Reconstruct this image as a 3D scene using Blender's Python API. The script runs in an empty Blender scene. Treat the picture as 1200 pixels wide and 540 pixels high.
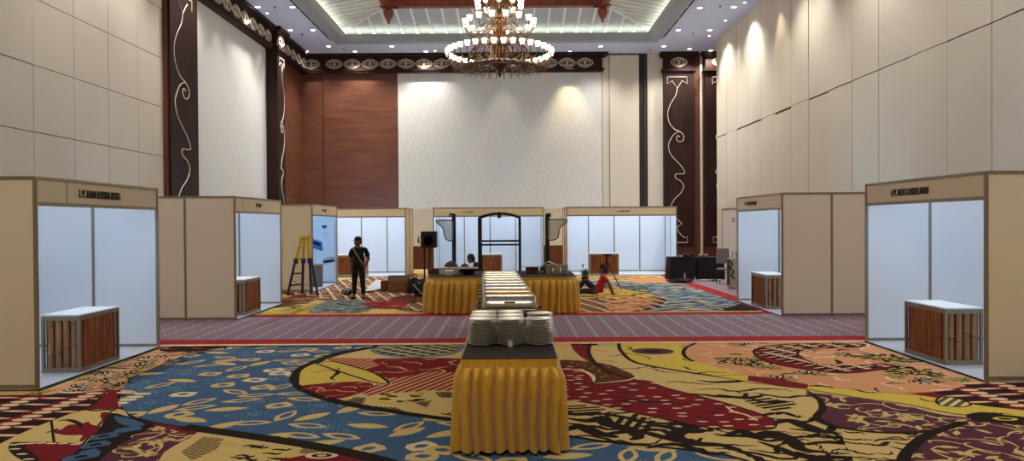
import bpy, bmesh, math, random
from mathutils import Vector, Matrix
R = math.radians
PI = math.pi
rnd = random.Random(7)
C = bpy.context.scene.collection
# ------------------------------------------------------------------ camera
CAMH = 1.93
F = 880.0
_p, _t = R(.55), R(.36)
fw = Vector((0, math.cos(_p), -math.sin(_p)))
u0 = Vector((0, math.sin(_p), math.cos(_p)))
rt = Vector((1, 0, 0)) * math.cos(_t) - u0 * math.sin(_t)
up = u0 * math.cos(_t) + Vector((1, 0, 0)) * math.sin(_t)
cd = bpy.data.cameras.new('camera')
cam = bpy.data.objects.new('camera', cd)
C.objects.link(cam)
m = Matrix.Identity(4)
for i in range(3):
    m[i][0] = rt[i]; m[i][1] = up[i]; m[i][2] = -fw[i]
m[2][3] = CAMH
cam.matrix_world = m
cd.sensor_width = 36
cd.lens = 36 * F / 1200
cd.clip_end = 200
bpy.context.scene.camera = cam

def ray(x, y):
    return fw + rt * ((x - 600) / F) + up * ((270 - y) / F)
def fz(x, y, z=0.0):
    d = ray(x, y); k = (z - CAMH) / d.z
    return Vector((d.x * k, d.y * k, z))
def fy(x, y, Y):
    d = ray(x, y); k = Y / d.y
    return Vector((d.x * k, Y, CAMH + d.z * k))
def fx(x, y, X):
    d = ray(x, y); k = X / d.x
    return Vector((X, d.y * k, CAMH + d.z * k))

# ------------------------------------------------------------------ materials
def lin(c):
    return tuple((v / 255 / 12.92) if v / 255 <= .04045 else ((v / 255 + .055) / 1.055) ** 2.4 for v in c)
MATS = {}
def mat(name, rgb, rough=.6, metal=0, emis=None, es=0, noise=0, nscale=20, bump=0, bscale=40, coords='Object', spec=None, alpha=None, trans=0, coat=0, sheen=0):
    if name in MATS: return MATS[name]
    ma = bpy.data.materials.new(name); ma.use_nodes = True
    nt = ma.node_tree; b = nt.nodes['Principled BSDF']
    c = lin(rgb)
    b.inputs['Base Color'].default_value = (*c, 1)
    b.inputs['Roughness'].default_value = rough
    b.inputs['Metallic'].default_value = metal
    if spec is not None: b.inputs['Specular IOR Level'].default_value = spec
    if trans: b.inputs['Transmission Weight'].default_value = trans
    if alpha is not None: b.inputs['Alpha'].default_value = alpha
    if coat: b.inputs['Coat Weight'].default_value = coat
    if sheen: b.inputs['Sheen Weight'].default_value = sheen
    if emis:
        b.inputs['Emission Color'].default_value = (*lin(emis), 1)
        b.inputs['Emission Strength'].default_value = es
    tc = nt.nodes.new('ShaderNodeTexCoord')
    nz = nt.nodes.new('ShaderNodeTexNoise'); nz.inputs['Scale'].default_value = nscale
    nz.inputs['Detail'].default_value = 3
    nt.links.new(tc.outputs[coords], nz.inputs['Vector'])
    mx = nt.nodes.new('ShaderNodeMix'); mx.data_type = 'RGBA'
    k = noise if noise else .04
    mx.inputs['A'].default_value = (*[v * (1 - k) for v in c], 1)
    mx.inputs['B'].default_value = (*[min(1, v * (1 + k)) for v in c], 1)
    nt.links.new(nz.outputs['Fac'], mx.inputs['Factor'])
    nt.links.new(mx.outputs['Result'], b.inputs['Base Color'])
    if bump:
        n2 = nt.nodes.new('ShaderNodeTexNoise'); n2.inputs['Scale'].default_value = bscale
        nt.links.new(tc.outputs[coords], n2.inputs['Vector'])
        bp = nt.nodes.new('ShaderNodeBump'); bp.inputs['Strength'].default_value = bump
        bp.inputs['Distance'].default_value = .02
        nt.links.new(n2.outputs['Fac'], bp.inputs['Height'])
        nt.links.new(bp.outputs['Normal'], b.inputs['Normal'])
    MATS[name] = ma
    return ma
def nd(ma): return ma.node_tree, ma.node_tree.nodes['Principled BSDF']

def wood(name, rgb, rgb2, sc=(1, 1, .12), scale=9, rough=.4):
    ma = mat(name, rgb, rough=rough)
    nt, b = nd(ma)
    tc = nt.nodes.new('ShaderNodeTexCoord'); mp = nt.nodes.new('ShaderNodeMapping')
    mp.inputs['Scale'].default_value = sc
    nt.links.new(tc.outputs['Object'], mp.inputs['Vector'])
    nz = nt.nodes.new('ShaderNodeTexNoise'); nz.inputs['Scale'].default_value = scale
    nz.inputs['Detail'].default_value = 6; nz.inputs['Distortion'].default_value = .4
    nt.links.new(mp.outputs['Vector'], nz.inputs['Vector'])
    rp = nt.nodes.new('ShaderNodeValToRGB')
    rp.color_ramp.elements[0].position = .3; rp.color_ramp.elements[1].position = .75
    rp.color_ramp.elements[0].color = (*lin(rgb), 1); rp.color_ramp.elements[1].color = (*lin(rgb2), 1)
    nt.links.new(nz.outputs['Fac'], rp.inputs['Fac'])
    nt.links.new(rp.outputs['Color'], b.inputs['Base Color'])
    return ma

M_beige = mat('beige_board', (228, 217, 198), .6, noise=.03, nscale=2)
M_head = mat('fascia_board', (222, 208, 184), .6, noise=.03, nscale=2)
M_white = mat('white_laminate', (226, 230, 234), .4, noise=.02)
M_alu = mat('aluminium_profile', (150, 140, 122), .4, .6)
M_mat = mat('grey_vinyl', (190, 195, 202), .45, noise=.05, nscale=3)
M_blackline = mat('black_edge', (22, 20, 20), .6)
M_tube = mat('tube_glow', (255, 255, 255), .5, emis=(160, 206, 255), es=150)
M_ink = mat('dark_ink', (40, 24, 20), .6)
M_inkb = mat('brown_ink', (86, 74, 56), .6)
M_fabL = mat('wall_fabric', (198, 188, 172), .9, noise=.05, nscale=1.2, bump=.15, bscale=90)
M_fabR = mat('wall_fabric_right', (204, 195, 178), .9, noise=.05, nscale=.8, bump=.15, bscale=90)
M_gap = mat('dark_joint', (60, 54, 48), .9)
M_ceil = mat('ceiling_paint', (198, 206, 232), .9, noise=.02, nscale=.6)
M_slope = mat('vault_panel', (176, 182, 186), .6, noise=.06, nscale=1)
M_rib = mat('vault_rib', (232, 232, 222), .5)
M_frame = mat('tray_frame', (150, 154, 158), .5, noise=.05, nscale=4)
M_led = mat('cove_glow', (255, 255, 255), .5, emis=(248, 250, 222), es=9)
M_dark = wood('dark_wood', (30, 12, 9), (52, 23, 17), scale=6, rough=.6)
MATS['dark_wood'].node_tree.nodes['Principled BSDF'].inputs['Specular IOR Level'].default_value = .25
M_red = wood('red_wood', (84, 46, 30), (112, 64, 42), sc=(.15, .15, 1), scale=5, rough=.45)
M_redd = wood('red_wood_dark', (72, 32, 22), (98, 46, 30), scale=5)
M_beam = wood('beam_wood', (104, 44, 28), (140, 64, 40), scale=5)
M_inlay = mat('pale_inlay', (214, 200, 178), .5)
M_black = mat('black_metal', (16, 18, 24), .45, .3)
M_bcloth = mat('black_cloth', (12, 12, 16), .9, noise=.1)
M_btop = mat('black_tablecloth', (38, 24, 20), .85, noise=.1, nscale=30)
M_steel = mat('polished_steel', (196, 190, 176), .2, 1, noise=.03)
M_brass = mat('brass', (168, 118, 58), .35, 1)
M_bronze = mat('bronze', (74, 54, 38), .4, .8, noise=.2, nscale=8)
M_shade = mat('glass_shade', (255, 244, 226), .4, emis=(255, 232, 196), es=7)
M_lamp = mat('lamp_glow', (255, 250, 240), .4, emis=(255, 246, 230), es=14)
M_porc = mat('porcelain', (208, 202, 190), .25, noise=.02)
M_card = mat('cardboard', (128, 84, 48), .8, noise=.08, nscale=6)
M_cardd = mat('cardboard_dark', (86, 54, 34), .8, noise=.08)
M_yel = mat('yellow_fibreglass', (206, 176, 24), .5)
M_navy = mat('navy_fibreglass', (34, 48, 84), .5)
M_skin = mat('skin', (120, 78, 56), .6)
M_tee = mat('black_cotton', (14, 14, 17), .95, noise=.1)
M_jean = mat('black_denim', (18, 18, 22), .95, noise=.15)
M_redtee = mat('red_cotton', (190, 24, 40), .9, noise=.08)
M_greytr = mat('charcoal_trouser', (44, 42, 50), .9, noise=.1)
M_hair = mat('black_hair', (14, 12, 12), .7)
M_green = mat('leaf_green', (70, 118, 40), .6, noise=.3, nscale=15)
M_pot = mat('dark_pot', (30, 26, 26), .6)
M_glass = mat('guard_glass', (170, 172, 176), .08, alpha=.38)
M_grey = mat('grey_plastic', (104, 100, 106), .6)
M_pbot = mat('clear_bottle', (190, 205, 215), .1, alpha=.5)

# gold satin: pleats lit by real light
M_gold = mat('gold_satin', (212, 162, 46), .44, .3, noise=.16, nscale=12, bump=.1, bscale=16, sheen=.4)

# quilted white fabric on the back wall
def quilt():
    ma = mat('quilted_fabric', (206, 204, 198), .7)
    nt, b = nd(ma)
    tc = nt.nodes.new('ShaderNodeTexCoord'); sp = nt.nodes.new('ShaderNodeSeparateXYZ')
    nt.links.new(tc.outputs['Object'], sp.inputs[0])
    def mth(op, a, bb):
        n = nt.nodes.new('ShaderNodeMath'); n.operation = op
        for i, v in enumerate((a, bb)):
            if v is None: continue
            if isinstance(v, (int, float)): n.inputs[i].default_value = v
            else: nt.links.new(v, n.inputs[i])
        return n.outputs[0]
    xy = mth('ADD', sp.outputs[0], sp.outputs[1])
    a = mth('SINE', mth('MULTIPLY', mth('ADD', mth('MULTIPLY', xy, 11.0), mth('MULTIPLY', sp.outputs[2], 5.6)), 1), None)
    c = mth('SINE', mth('MULTIPLY', mth('SUBTRACT', mth('MULTIPLY', xy, 11.0), mth('MULTIPLY', sp.outputs[2], 5.6)), 1), None)
    h = mth('MINIMUM', mth('ABSOLUTE', a, None), mth('ABSOLUTE', c, None))
    h = mth('POWER', h, .35)
    bp = nt.nodes.new('ShaderNodeBump'); bp.inputs['Strength'].default_value = .35; bp.inputs['Distance'].default_value = .03
    nt.links.new(h, bp.inputs['Height']); nt.links.new(bp.outputs['Normal'], b.inputs['Normal'])
    return ma
M_quilt = quilt()

# ------------------------------------------------------------------ mesh helpers
class MB:
    def __init__(s):
        s.v = []; s.f = []; s.m = []; s.mats = []
    def mi(s, ma):
        if ma not in s.mats: s.mats.append(ma)
        return s.mats.index(ma)
    def face(s, pts, ma):
        n = len(s.v); s.v += [tuple(p) for p in pts]; s.f.append(tuple(range(n, n + len(pts)))); s.m.append(s.mi(ma))
    def raw(s, vs, fs, ma, xf=None):
        n = len(s.v); i = s.mi(ma)
        s.v += [tuple(xf @ Vector(p)) if xf else tuple(p) for p in vs]
        for f in fs: s.f.append(tuple(n + k for k in f)); s.m.append(i)
    def box(s, x0, x1, y0, y1, z0, z1, ma, xf=None, side=None, b=0):
        if x0 > x1: x0, x1 = x1, x0
        if y0 > y1: y0, y1 = y1, y0
        if z0 > z1: z0, z1 = z1, z0
        if b:
            bm = bmesh.new(); bmesh.ops.create_cube(bm, size=1)
            for v in bm.verts: v.co = Vector(((x0 + x1) / 2 + v.co.x * (x1 - x0), (y0 + y1) / 2 + v.co.y * (y1 - y0), (z0 + z1) / 2 + v.co.z * (z1 - z0)))
            bmesh.ops.bevel(bm, geom=bm.edges[:], offset=b, segments=2, affect='EDGES', profile=.6)
            s.bm(bm, ma, xf); return
        vs = [(x, y, z) for z in (z0, z1) for y in (y0, y1) for x in (x0, x1)]
        fs = [(0, 2, 3, 1), (4, 5, 7, 6), (0, 1, 5, 4), (2, 6, 7, 3), (0, 4, 6, 2), (1, 3, 7, 5)]
        if side:      # side = {'x-':mat,...}
            keys = ['z-', 'z+', 'y-', 'y+', 'x-', 'x+']
            for k, f in zip(keys, fs): s.raw([vs[i] for i in f], [(0, 1, 2, 3)], side.get(k, ma), xf)
        else: s.raw(vs, fs, ma, xf)
    def bm(s, bm, ma, xf=None):
        bm.verts.ensure_lookup_table()
        s.raw([v.co.copy() for v in bm.verts], [[v.index for v in f.verts] for f in bm.faces], ma, xf); bm.free()
    def tube(s, pts, r, ma, n=8, cap=True, xf=None):
        pts = [Vector(p) for p in pts]
        rs = r if isinstance(r, (list, tuple)) else [r] * len(pts)
        vs = []; fs = []
        prev = None
        for i, p in enumerate(pts):
            t = (pts[min(i + 1, len(pts) - 1)] - pts[max(i - 1, 0)])
            if t.length < 1e-9: t = Vector((0, 0, 1))
            t.normalize()
            if prev is None:
                a = Vector((0, 0, 1)) if abs(t.z) < .9 else Vector((1, 0, 0))
                u = t.cross(a).normalized()
            else:
                u = prev - t * prev.dot(t)
                u = u.normalized() if u.length > 1e-6 else t.orthogonal().normalized()
            prev = u; w = t.cross(u)
            for k in range(n):
                a = 2 * PI * k / n
                vs.append(p + (u * math.cos(a) + w * math.sin(a)) * rs[i])
        for i in range(len(pts) - 1):
            for k in range(n):
                fs.append((i * n + k, i * n + (k + 1) % n, (i + 1) * n + (k + 1) % n, (i + 1) * n + k))
        if cap:
            fs.append(tuple(reversed(range(n)))); fs.append(tuple((len(pts) - 1) * n + k for k in range(n)))
        s.raw(vs, fs, ma, xf)
    def lathe(s, prof, ma, n=20, c=(0, 0, 0), xf=None, close=False, sx=1, sy=1):
        vs = []; fs = []
        for r_, z in prof:
            for k in range(n):
                a = 2 * PI * k / n
                vs.append((c[0] + r_ * sx * math.cos(a), c[1] + r_ * sy * math.sin(a), c[2] + z))
        for i in range(len(prof) - 1):
            for k in range(n):
                fs.append((i * n + k, i * n + (k + 1) % n, (i + 1) * n + (k + 1) % n, (i + 1) * n + k))
        if prof[0][0] > 0.001: fs.append(tuple(reversed(range(n))))
        if prof[-1][0] > 0.001 and not close: fs.append(tuple((len(prof) - 1) * n + k for k in range(n)))
        s.raw(vs, fs, ma, xf)
    def ell(s, c, r, ma, n=14, xf=None):
        bm = bmesh.new(); bmesh.ops.create_uvsphere(bm, u_segments=n, v_segments=max(6, n * 2 // 3), radius=1)
        for v in bm.verts: v.co = Vector((c[0] + v.co.x * r[0], c[1] + v.co.y * r[1], c[2] + v.co.z * r[2]))
        s.bm(bm, ma, xf)
    def prism(s, pts, d, ma, xf=None):      # pts 3d polygon, d extrude vector
        n = len(pts); d = Vector(d)
        vs = [Vector(p) for p in pts] + [Vector(p) + d for p in pts]
        fs = [tuple(reversed(range(n))), tuple(range(n, 2 * n))] + [(i, (i + 1) % n, n + (i + 1) % n, n + i) for i in range(n)]
        s.raw(vs, fs, ma, xf)
    def build(s, name, parent=None, smooth=False, label=None):
        me = bpy.data.meshes.new(name)
        me.from_pydata(s.v, [], s.f)
        for ma in s.mats: me.materials.append(ma)
        me.polygons.foreach_set('material_index', s.m)
        if smooth:
            me.polygons.foreach_set('use_smooth', [True] * len(s.f))
        me.update()
        bm = bmesh.new(); bm.from_mesh(me)
        if smooth is True:
            bmesh.ops.remove_doubles(bm, verts=bm.verts, dist=1e-5)
        if smooth != 'nonorm' and len(s.f) < 20000:
            bmesh.ops.recalc_face_normals(bm, faces=bm.faces)
        bm.to_mesh(me); bm.free()
        if smooth:
            try: me.set_sharp_from_angle(angle=R(40))
            except Exception: pass
        o = bpy.data.objects.new(name, me); C.objects.link(o)
        if parent: o.parent = parent
        if label: o['label'] = label
        return o

def thing(name, label, cat, loc=(0, 0, 0), rz=0, group=None):
    o = bpy.data.objects.new(name, None); C.objects.link(o)
    o.location = loc; o.rotation_euler = (0, 0, rz); o.empty_display_size = .2
    o['label'] = label; o['category'] = cat
    if group: o['group'] = group
    return o
def tag(o, label, cat, group=None, kind=None):
    o['label'] = label; o['category'] = cat
    if group: o['group'] = group
    if kind: o['kind'] = kind
    return o
def struct(o, label=None):
    o['kind'] = 'structure'
    if label: o['label'] = label
    return o
def copy_tree(o, parent=None):
    c = o.copy(); C.objects.link(c)
    c.parent = parent
    if parent is not None: c.matrix_parent_inverse = o.matrix_parent_inverse
    for ch in list(o.children): copy_tree(ch, c)
    return c
def lamp(kind, loc, power, color, parent=None, size=.1, rot=(0, 0, 0), spot=90, blend=.6, sizey=None):
    ld = bpy.data.lights.new('lamp', kind); ld.energy = power; ld.color = color
    if kind == 'AREA':
        ld.size = size
        if sizey: ld.shape = 'RECTANGLE'; ld.size_y = sizey
    else: ld.shadow_soft_size = size
    if kind == 'SPOT': ld.spot_size = R(spot); ld.spot_blend = blend
    o = bpy.data.objects.new('lamp', ld); C.objects.link(o); o.location = loc; o.rotation_euler = rot
    if parent: o.parent = parent
    return o
def text(body, parent, name, width, height, ma, xf, ext=.004, off=.012):
    cu = bpy.data.curves.new(name, 'FONT'); cu.body = body; cu.size = 1; cu.extrude = .01; cu.offset = off
    cu.align_x = 'LEFT'; cu.resolution_u = 2
    to = bpy.data.objects.new(name, cu); C.objects.link(to)
    dg = bpy.context.evaluated_depsgraph_get()
    me = bpy.data.meshes.new_from_object(to.evaluated_get(dg))
    bpy.data.objects.remove(to)
    xs = [v.co.x for v in me.vertices]; ys = [v.co.y for v in me.vertices]
    x0, x1, y0, y1 = min(xs), max(xs), min(ys), max(ys)
    for v in me.vertices:
        q = Vector(((v.co.x - x0) / (x1 - x0) * width, (v.co.y - y0) / (y1 - y0) * height, v.co.z / .01 * ext))
        v.co = xf @ q
    me.materials.clear(); me.materials.append(ma)
    o = bpy.data.objects.new(name, me); C.objects.link(o); o.parent = parent
    return o
def spline(pts, sub=6, closed=True):
    out = []; n = len(pts)
    rng = range(n) if closed else range(n - 1)
    for i in rng:
        if closed: a, b, c, d = pts[(i - 1) % n], pts[i], pts[(i + 1) % n], pts[(i + 2) % n]
        else: a, b, c, d = pts[max(i - 1, 0)], pts[i], pts[i + 1], pts[min(i + 2, n - 1)]
        for k in range(sub):
            t = k / sub
            out.append(tuple(.5 * (2 * b[j] + (c[j] - a[j]) * t + (2 * a[j] - 5 * b[j] + 4 * c[j] - d[j]) * t * t + (3 * b[j] - a[j] - 3 * c[j] + d[j]) * t ** 3) for j in range(len(b))))
    if not closed: out.append(tuple(pts[-1]))
    return out
# ------------------------------------------------------------------ the room
XL, XR, YB, H = -8.9, 8.1, 32.0, 9.1
Y0 = -5.0
# left wall: fabric panels on a dark backing, pillar, quilted fabric, pillar, wood
mb = MB()
mb.box(XL - .3, XL - .03, Y0, YB, 0, H + .6, M_gap)
ys = [14.02 + 1.31 * k for k in range(-15, 4)] + [19.24]
zs = [0, 1.19, 2.44, 3.69, 4.94, 6.19, 7.44, 8.69, H]
for i in range(len(ys) - 1):
    for j in range(len(zs) - 1):
        t = (rnd.random() - .5) * .006
        mb.box(XL - .05, XL + t, ys[i] + .008, ys[i + 1] - .008, zs[j] + .008, zs[j + 1] - .008, M_fabL)
mb.box(XL - .05, XL, 21.0, 27.35, 0, 8.4, M_quilt)
mb.box(XL - .05, XL, 28.2, YB, 0, 8.4, M_red)
mb.box(XL - .05, XL + .02, 28.2, YB, 0, .95, M_redd)
struct(mb.build('wall_left'), 'left wall of beige fabric panels')
# right wall
mb = MB()
mb.box(XR + .04, XR + .3, Y0, 29.65, 0, H + .6, M_gap)
y = 12.70 + 1.302 * 13
k = 0
while y > Y0:
    t0 = rnd.random() * .02; t1 = rnd.random() * .02
    a, b_ = y - 1.302 + .007, y - .007
    for z0, z1 in ((0, 5.2 + rnd.random() * .06), (5.27, H)):
        # each strip is slightly bowed, as the tall boards are
        bow = .012 + .012 * rnd.random()
        n = 6
        for q in range(n):
            s0, s1 = q / n, (q + 1) / n
            f = lambda s: XR + t0 * (1 - s) + t1 * s - bow * math.sin(PI * s)
            mb.prism([(f(s0), a + (b_ - a) * s0, z0), (f(s1), a + (b_ - a) * s1, z0), (f(s1), a + (b_ - a) * s1, z1), (f(s0), a + (b_ - a) * s0, z1)], (.05, 0, 0), M_fabR)
    y -= 1.302
    k += 1
mb.box(XR, XR + .3, 29.6, 29.66, 0, H, M_fabR)
struct(mb.build('wall_right'), 'right wall of tall beige strips')
mb = MB()
mb.box(XR + .3, 11.5, 27, 27.1, 0, H, M_fabR)
mb.box(11.4, 11.5, 27, YB, 0, H, M_fabR)
struct(mb.build('wall_alcove'))
mb = MB()
mb.box(XL - .3, XR + .3, Y0 - .2, Y0, 0, H + .6, M_fabL)
struct(mb.build('wall_front'))
# back wall
mb = MB()
mb.box(XL - .3, 11.5, YB + .06, YB + .35, 0, H + .6, M_gap)
mb.box(XL, -8.0, YB, YB + .1, 0, 8.45, M_red)
mb.box(-7.97, -4.84, YB - .04, YB + .1, 0, 8.45, M_red)
mb.box(-4.82, 3.86, YB - .02, YB + .1, .98, 8.45, M_quilt)
mb.box(-4.82, 3.86, YB - .04, YB + .1, 0, .98, M_redd)
for z in (1.9, 3.5, 5.1, 6.7):
    mb.box(-7.97, -4.84, YB - .043, YB, z, z + .012, M_redd)
mb.box(3.88, 4.16, YB - .05, YB + .1, 0, H, M_fabR)
mb.box(4.18, 5.42, YB - .12, YB + .1, 0, H - .08, M_fabR)
mb.box(5.42, 5.8, YB + .02, YB + .1, 0, H, M_blackline)
mb.box(5.66, 5.71, YB - .05, YB + .05, 0, H - .1, M_gap)
mb.box(5.80, 6.45, YB, YB + .1, 0, H, M_fabR)
mb.box(7.70, 8.02, YB - .02, YB + .1, 0, H, M_red)
mb.box(8.02, 8.12, YB - .06, YB + .1, 0, H, M_fabR)
mb.box(8.12, 11.5, YB - .02, YB + .1, 0, H, M_red)
struct(mb.build('wall_back'), 'back wall of quilted white fabric and red wood')

# carved line running down the pillars, drawn in metres on a 1.27 m wide face: (u from left, z)
def pil(pxs):
    out = []
    for x, y in pxs:
        P = fy(770 + x / 2.25, 60 + y / 2.25, YB - .25)
        out.append((P.x - 6.45, P.z))
    return out
LINE = pil([(53, 96), (49, 116), (35, 140), (28, 165), (33, 190), (46, 206), (60, 212), (70, 223), (68, 235), (58, 239), (51, 231), (54, 223), (60, 226)])
LINE2 = pil([(58, 212), (46, 218), (36, 232), (30, 250), (36, 272), (54, 292), (66, 306), (72, 322), (50, 324), (49, 334), (62, 342), (70, 356), (62, 374), (46, 390), (36, 410), (38, 425), (50, 445)])
TOPM = pil([(27, 68), (79, 68), (79, 86), (66, 78), (53, 98), (40, 78), (27, 86), (27, 68)])
BOTM = pil([(50, 440), (66, 455), (54, 462), (54, 472), (64, 485), (74, 492), (80, 488), (80, 504), (26, 504), (26, 488), (34, 492), (44, 484), (50, 472)])
def scroll(mir, fn, name='inlay_line', parent=None):
    mb = MB()
    for path, sub in ((LINE, 5), (LINE2, 5), (TOPM, 0), (BOTM, 0)):
        p = spline(path, sub, closed=False) if sub else path
        q = [fn((1.27 - u) if mir else u, z) for u, z in p]
        mb.tube(q, .015, M_inlay, n=5)
    return mb.build(name, parent)
MED = None
def medallion_mesh():
    mb = MB()
    def lens(w, h, r):
        pts = [(w * math.cos(a), 0, h * math.sin(a) * (1 - .25 * abs(math.cos(a)))) for a in [2 * PI * k / 24 for k in range(24)]]
        pts.append(pts[0]); mb.tube(pts, r, M_inlay, n=5, cap=False)
    lens(.34, .2, .016); lens(.28, .15, .007)
    for sx in (-1, 1):
        for sz in (-1, 1):
            pts = [(sx * (.02 + .09 * (1 - math.cos(a))), 0, sz * (.02 + .09 * math.sin(a) * .8)) for a in [PI * k / 8 for k in range(9)]]
            mb.tube(pts, .010, M_inlay, n=4)
            pts = [(sx * (.03 + .05 * (1 - math.cos(a))), 0, sz * (.02 + .13 * math.sin(a))) for a in [PI * k / 8 * .5 for k in range(9)]]
            mb.tube(pts, .008, M_inlay, n=4)
    mb.tube([(-.24, 0, 0), (.24, 0, 0)], .008, M_inlay, n=4); mb.tube([(0, 0, -.13), (0, 0, .13)], .008, M_inlay, n=4)
    return mb
def medallion(parent, loc, rz):
    global MED
    if MED is None:
        MED = medallion_mesh().build('medallion', parent); o = MED
    else:
        o = MED.copy(); C.objects.link(o); o.parent = parent
    o.location = loc; o.rotation_euler = (0, 0, rz)
    return o
# cornices
def cornice_x(mb, x0, x1, yb):
    for z0, z1, d in ((8.99, H, .45), (8.93, 8.99, .36), (8.45, 8.93, .22), (8.40, 8.45, .30), (8.32, 8.40, .26)):
        mb.box(x0 - (.1 if d > .3 else 0), x1 + (d - .22 if x1 < 5 else 0), yb - d, yb, z0, z1, M_dark)
mb = MB(); cornice_x(mb, XL, 3.86, YB)
cor = struct(mb.build('trim_1'), 'dark carved cornice along the back wall')
for px in [364.6] + [391.6 + 21 * k for k in range(15)]:
    P = fy(px, 75, YB - .24); medallion(cor, (P.x, YB - .235, 8.69), 0)
mb = MB()
for z0, z1, d in ((8.99, H, .45), (8.93, 8.99, .36), (8.45, 8.93, .22), (8.40, 8.45, .30), (8.32, 8.40, .26)):
    mb.box(XL, XL + d, 20.95, YB - d * 0, z0, z1, M_dark)
cor2 = struct(mb.build('trim_2'), 'dark carved cornice along the left wall')
for k in range(14):
    yy = 21.5 + k * .77
    if 27 < yy < 28.6: continue
    if yy < 31.6: medallion(cor2, (XL + .235, yy, 8.69), R(90))
# pillars
def pillar(name, x0, x1, y0, y1, face, mir, lab):
    mb = MB()
    mb.box(x0, x1, y0, y1, 0, H, M_dark)
    e = .08
    for z0, z1, ee in ((8.97, H, .16), (8.9, 8.97, .1), (8.3, 8.42, .08), (8.24, 8.3, .04), (.9, .98, .03), (0, .14, .03)):
        mb.box(x0 - ee, x1 + ee, y0 - ee, y1 + ee if face != '-y' else y1, z0, z1, M_dark)
    if face == '-y': mb.box(x0 - .005, x1 + .005, y0 - .012, y1, 0.14, .9, M_redd)
    else: mb.box(x0, x1 + .012, y0 - .005, y1 + .005, .14, .9, M_redd)
    o = struct(mb.build(name), lab)
    if face == '-y':
        fn = lambda u, z: Vector((x0 + u * (x1 - x0) / 1.27, y0 - .01, z))
        scroll(mir, fn, parent=o); medallion(o, ((x0 + x1) / 2, y0 - .015, 8.68), 0)
    else:
        fn = lambda u, z: Vector((x1 + .01, y0 + u * (y1 - y0) / 1.27, z))
        scroll(mir, fn, parent=o); medallion(o, (x1 + .02, (y0 + y1) / 2, 8.68), R(90))
    return o
pillar('trim_3', 6.45, 7.72, YB - .25, YB + .05, '-y', False, 'carved dark pillar right of the white back wall')
pillar('trim_4', 8.2, 9.47, YB - .25, YB + .05, '-y', True, 'carved dark pillar partly behind the right wall')
pillar('trim_5', XL - .02, XL + .16, 19.30, 21.0, '+x', False, 'carved dark pillar nearest on the left wall')
mb = MB(); mb.box(XL - .02, XL + .1, 19.22, 19.30, 0, H, M_red); struct(mb.build('trim_6'))
pillar('trim_7', XL - .02, XL + .42, 27.32, 28.2, '+x', True, 'carved dark pillar in the far left corner')
# small wall speaker on the wood
P = fy(349, 173, YB - .1)
t = thing('wall_speaker', 'small black speaker high on the red wood wall in far left corner', 'speaker', (P.x, YB - .001, P.z))
mb = MB(); mb.box(-.13, .13, -.22, -.05, -.2, .2, M_black, b=.015); mb.build('cabinet', t)
mb = MB(); mb.box(-.03, .03, -.06, 0, -.04, .04, M_black); mb.build('bracket', t)
# ceiling with its tray opening
TX0, TX1, TY1, TY0 = -6.5, 5.4, 29.45, 2.0
mb = MB()
mb.box(XL - .3, TX0, Y0, YB + .3, H, H + .15, M_ceil)
mb.box(TX1, XR + .3, Y0, YB + .3, H, H + .15, M_ceil)
mb.box(XR + .3, 11.5, 27, YB + .3, H, H + .15, M_ceil)
mb.box(TX0, TX1, TY1, YB + .3, H, H + .15, M_ceil)
mb.box(TX0, TX1, Y0, TY0, H, H + .15, M_ceil)
ceil = struct(mb.build('ceiling'))
# tray frame moulding
mb = MB()
for i, (w, z0, z1) in enumerate(((.42, H - .03, H), (.30, H - .05, H + .02))):
    mb.box(TX0 - w, TX0, TY0 - w, TY1 + w, z0, z1, M_frame); mb.box(TX1, TX1 + w, TY0 - w, TY1 + w, z0, z1, M_frame)
    mb.box(TX0, TX1, TY1, TY1 + w, z0, z1, M_frame); mb.box(TX0, TX1, TY0 - w, TY0, z0, z1, M_frame)
for x0, x1, y0, y1 in ((TX0, TX0 + .06, TY0, TY1), (TX1 - .06, TX1, TY0, TY1), (TX0, TX1, TY1 - .06, TY1), (TX0, TX1, TY0, TY0 + .06)):
    mb.box(x0, x1, y0, y1, H - .05, H + .25, M_frame)
struct(mb.build('trim_8'), 'grey moulded frame of the ceiling tray')
# vault slopes
g = .6; ix = 2.2
O = (TX0 - g, TX1 + g, TY0 - g, TY1 + g)
I = (TX0 + 1.95, TX1 - 1.95, TY0 + 1.95, TY1 - 1.95)
ZO, ZI = H + .36, 9.92
mb = MB()
oc = [Vector((O[0], O[2], ZO)), Vector((O[1], O[2], ZO)), Vector((O[1], O[3], ZO)), Vector((O[0], O[3], ZO))]
ic = [Vector((I[0], I[2], ZI)), Vector((I[1], I[2], ZI)), Vector((I[1], I[3], ZI)), Vector((I[0], I[3], ZI))]
for i in range(4):
    a, b_, c, d = oc[i], oc[(i + 1) % 4], ic[(i + 1) % 4], ic[i]
    mb.face([a, b_, c, d], M_slope)
mb.box(I[0], I[1], I[2], I[3], ZI + .6, ZI + .7, M_slope)
for x0, x1, y0, y1 in ((I[0] - .02, I[0], I[2], I[3]), (I[1], I[1] + .02, I[2], I[3]), (I[0], I[1], I[3], I[3] + .02), (I[0], I[1], I[2] - .02, I[2])):
    mb.box(x0, x1, y0, y1, ZI - .02, ZI + .65, M_slope)
mb.box(XL - .3, XR + .3, Y0, YB + .3, H + .95 + .6, H + 1.7, M_gap)
vault = struct(mb.build('ceiling_vault'), 'grey sloped vault panels inside the ceiling tray')
def rib(p, q, w=.05):
    mb = MB()
    p, q = Vector(p), Vector(q)
    d = (q - p).normalized(); s = d.cross(Vector((0, 0, 1))).normalized() * w
    n = s.cross(d).normalized() * .07
    if n.z > 0: n = -n
    mb.prism([p - s, p + s, q + s * .8, q - s * .8], n, M_rib)
    return mb.build('rib', vault)
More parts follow.
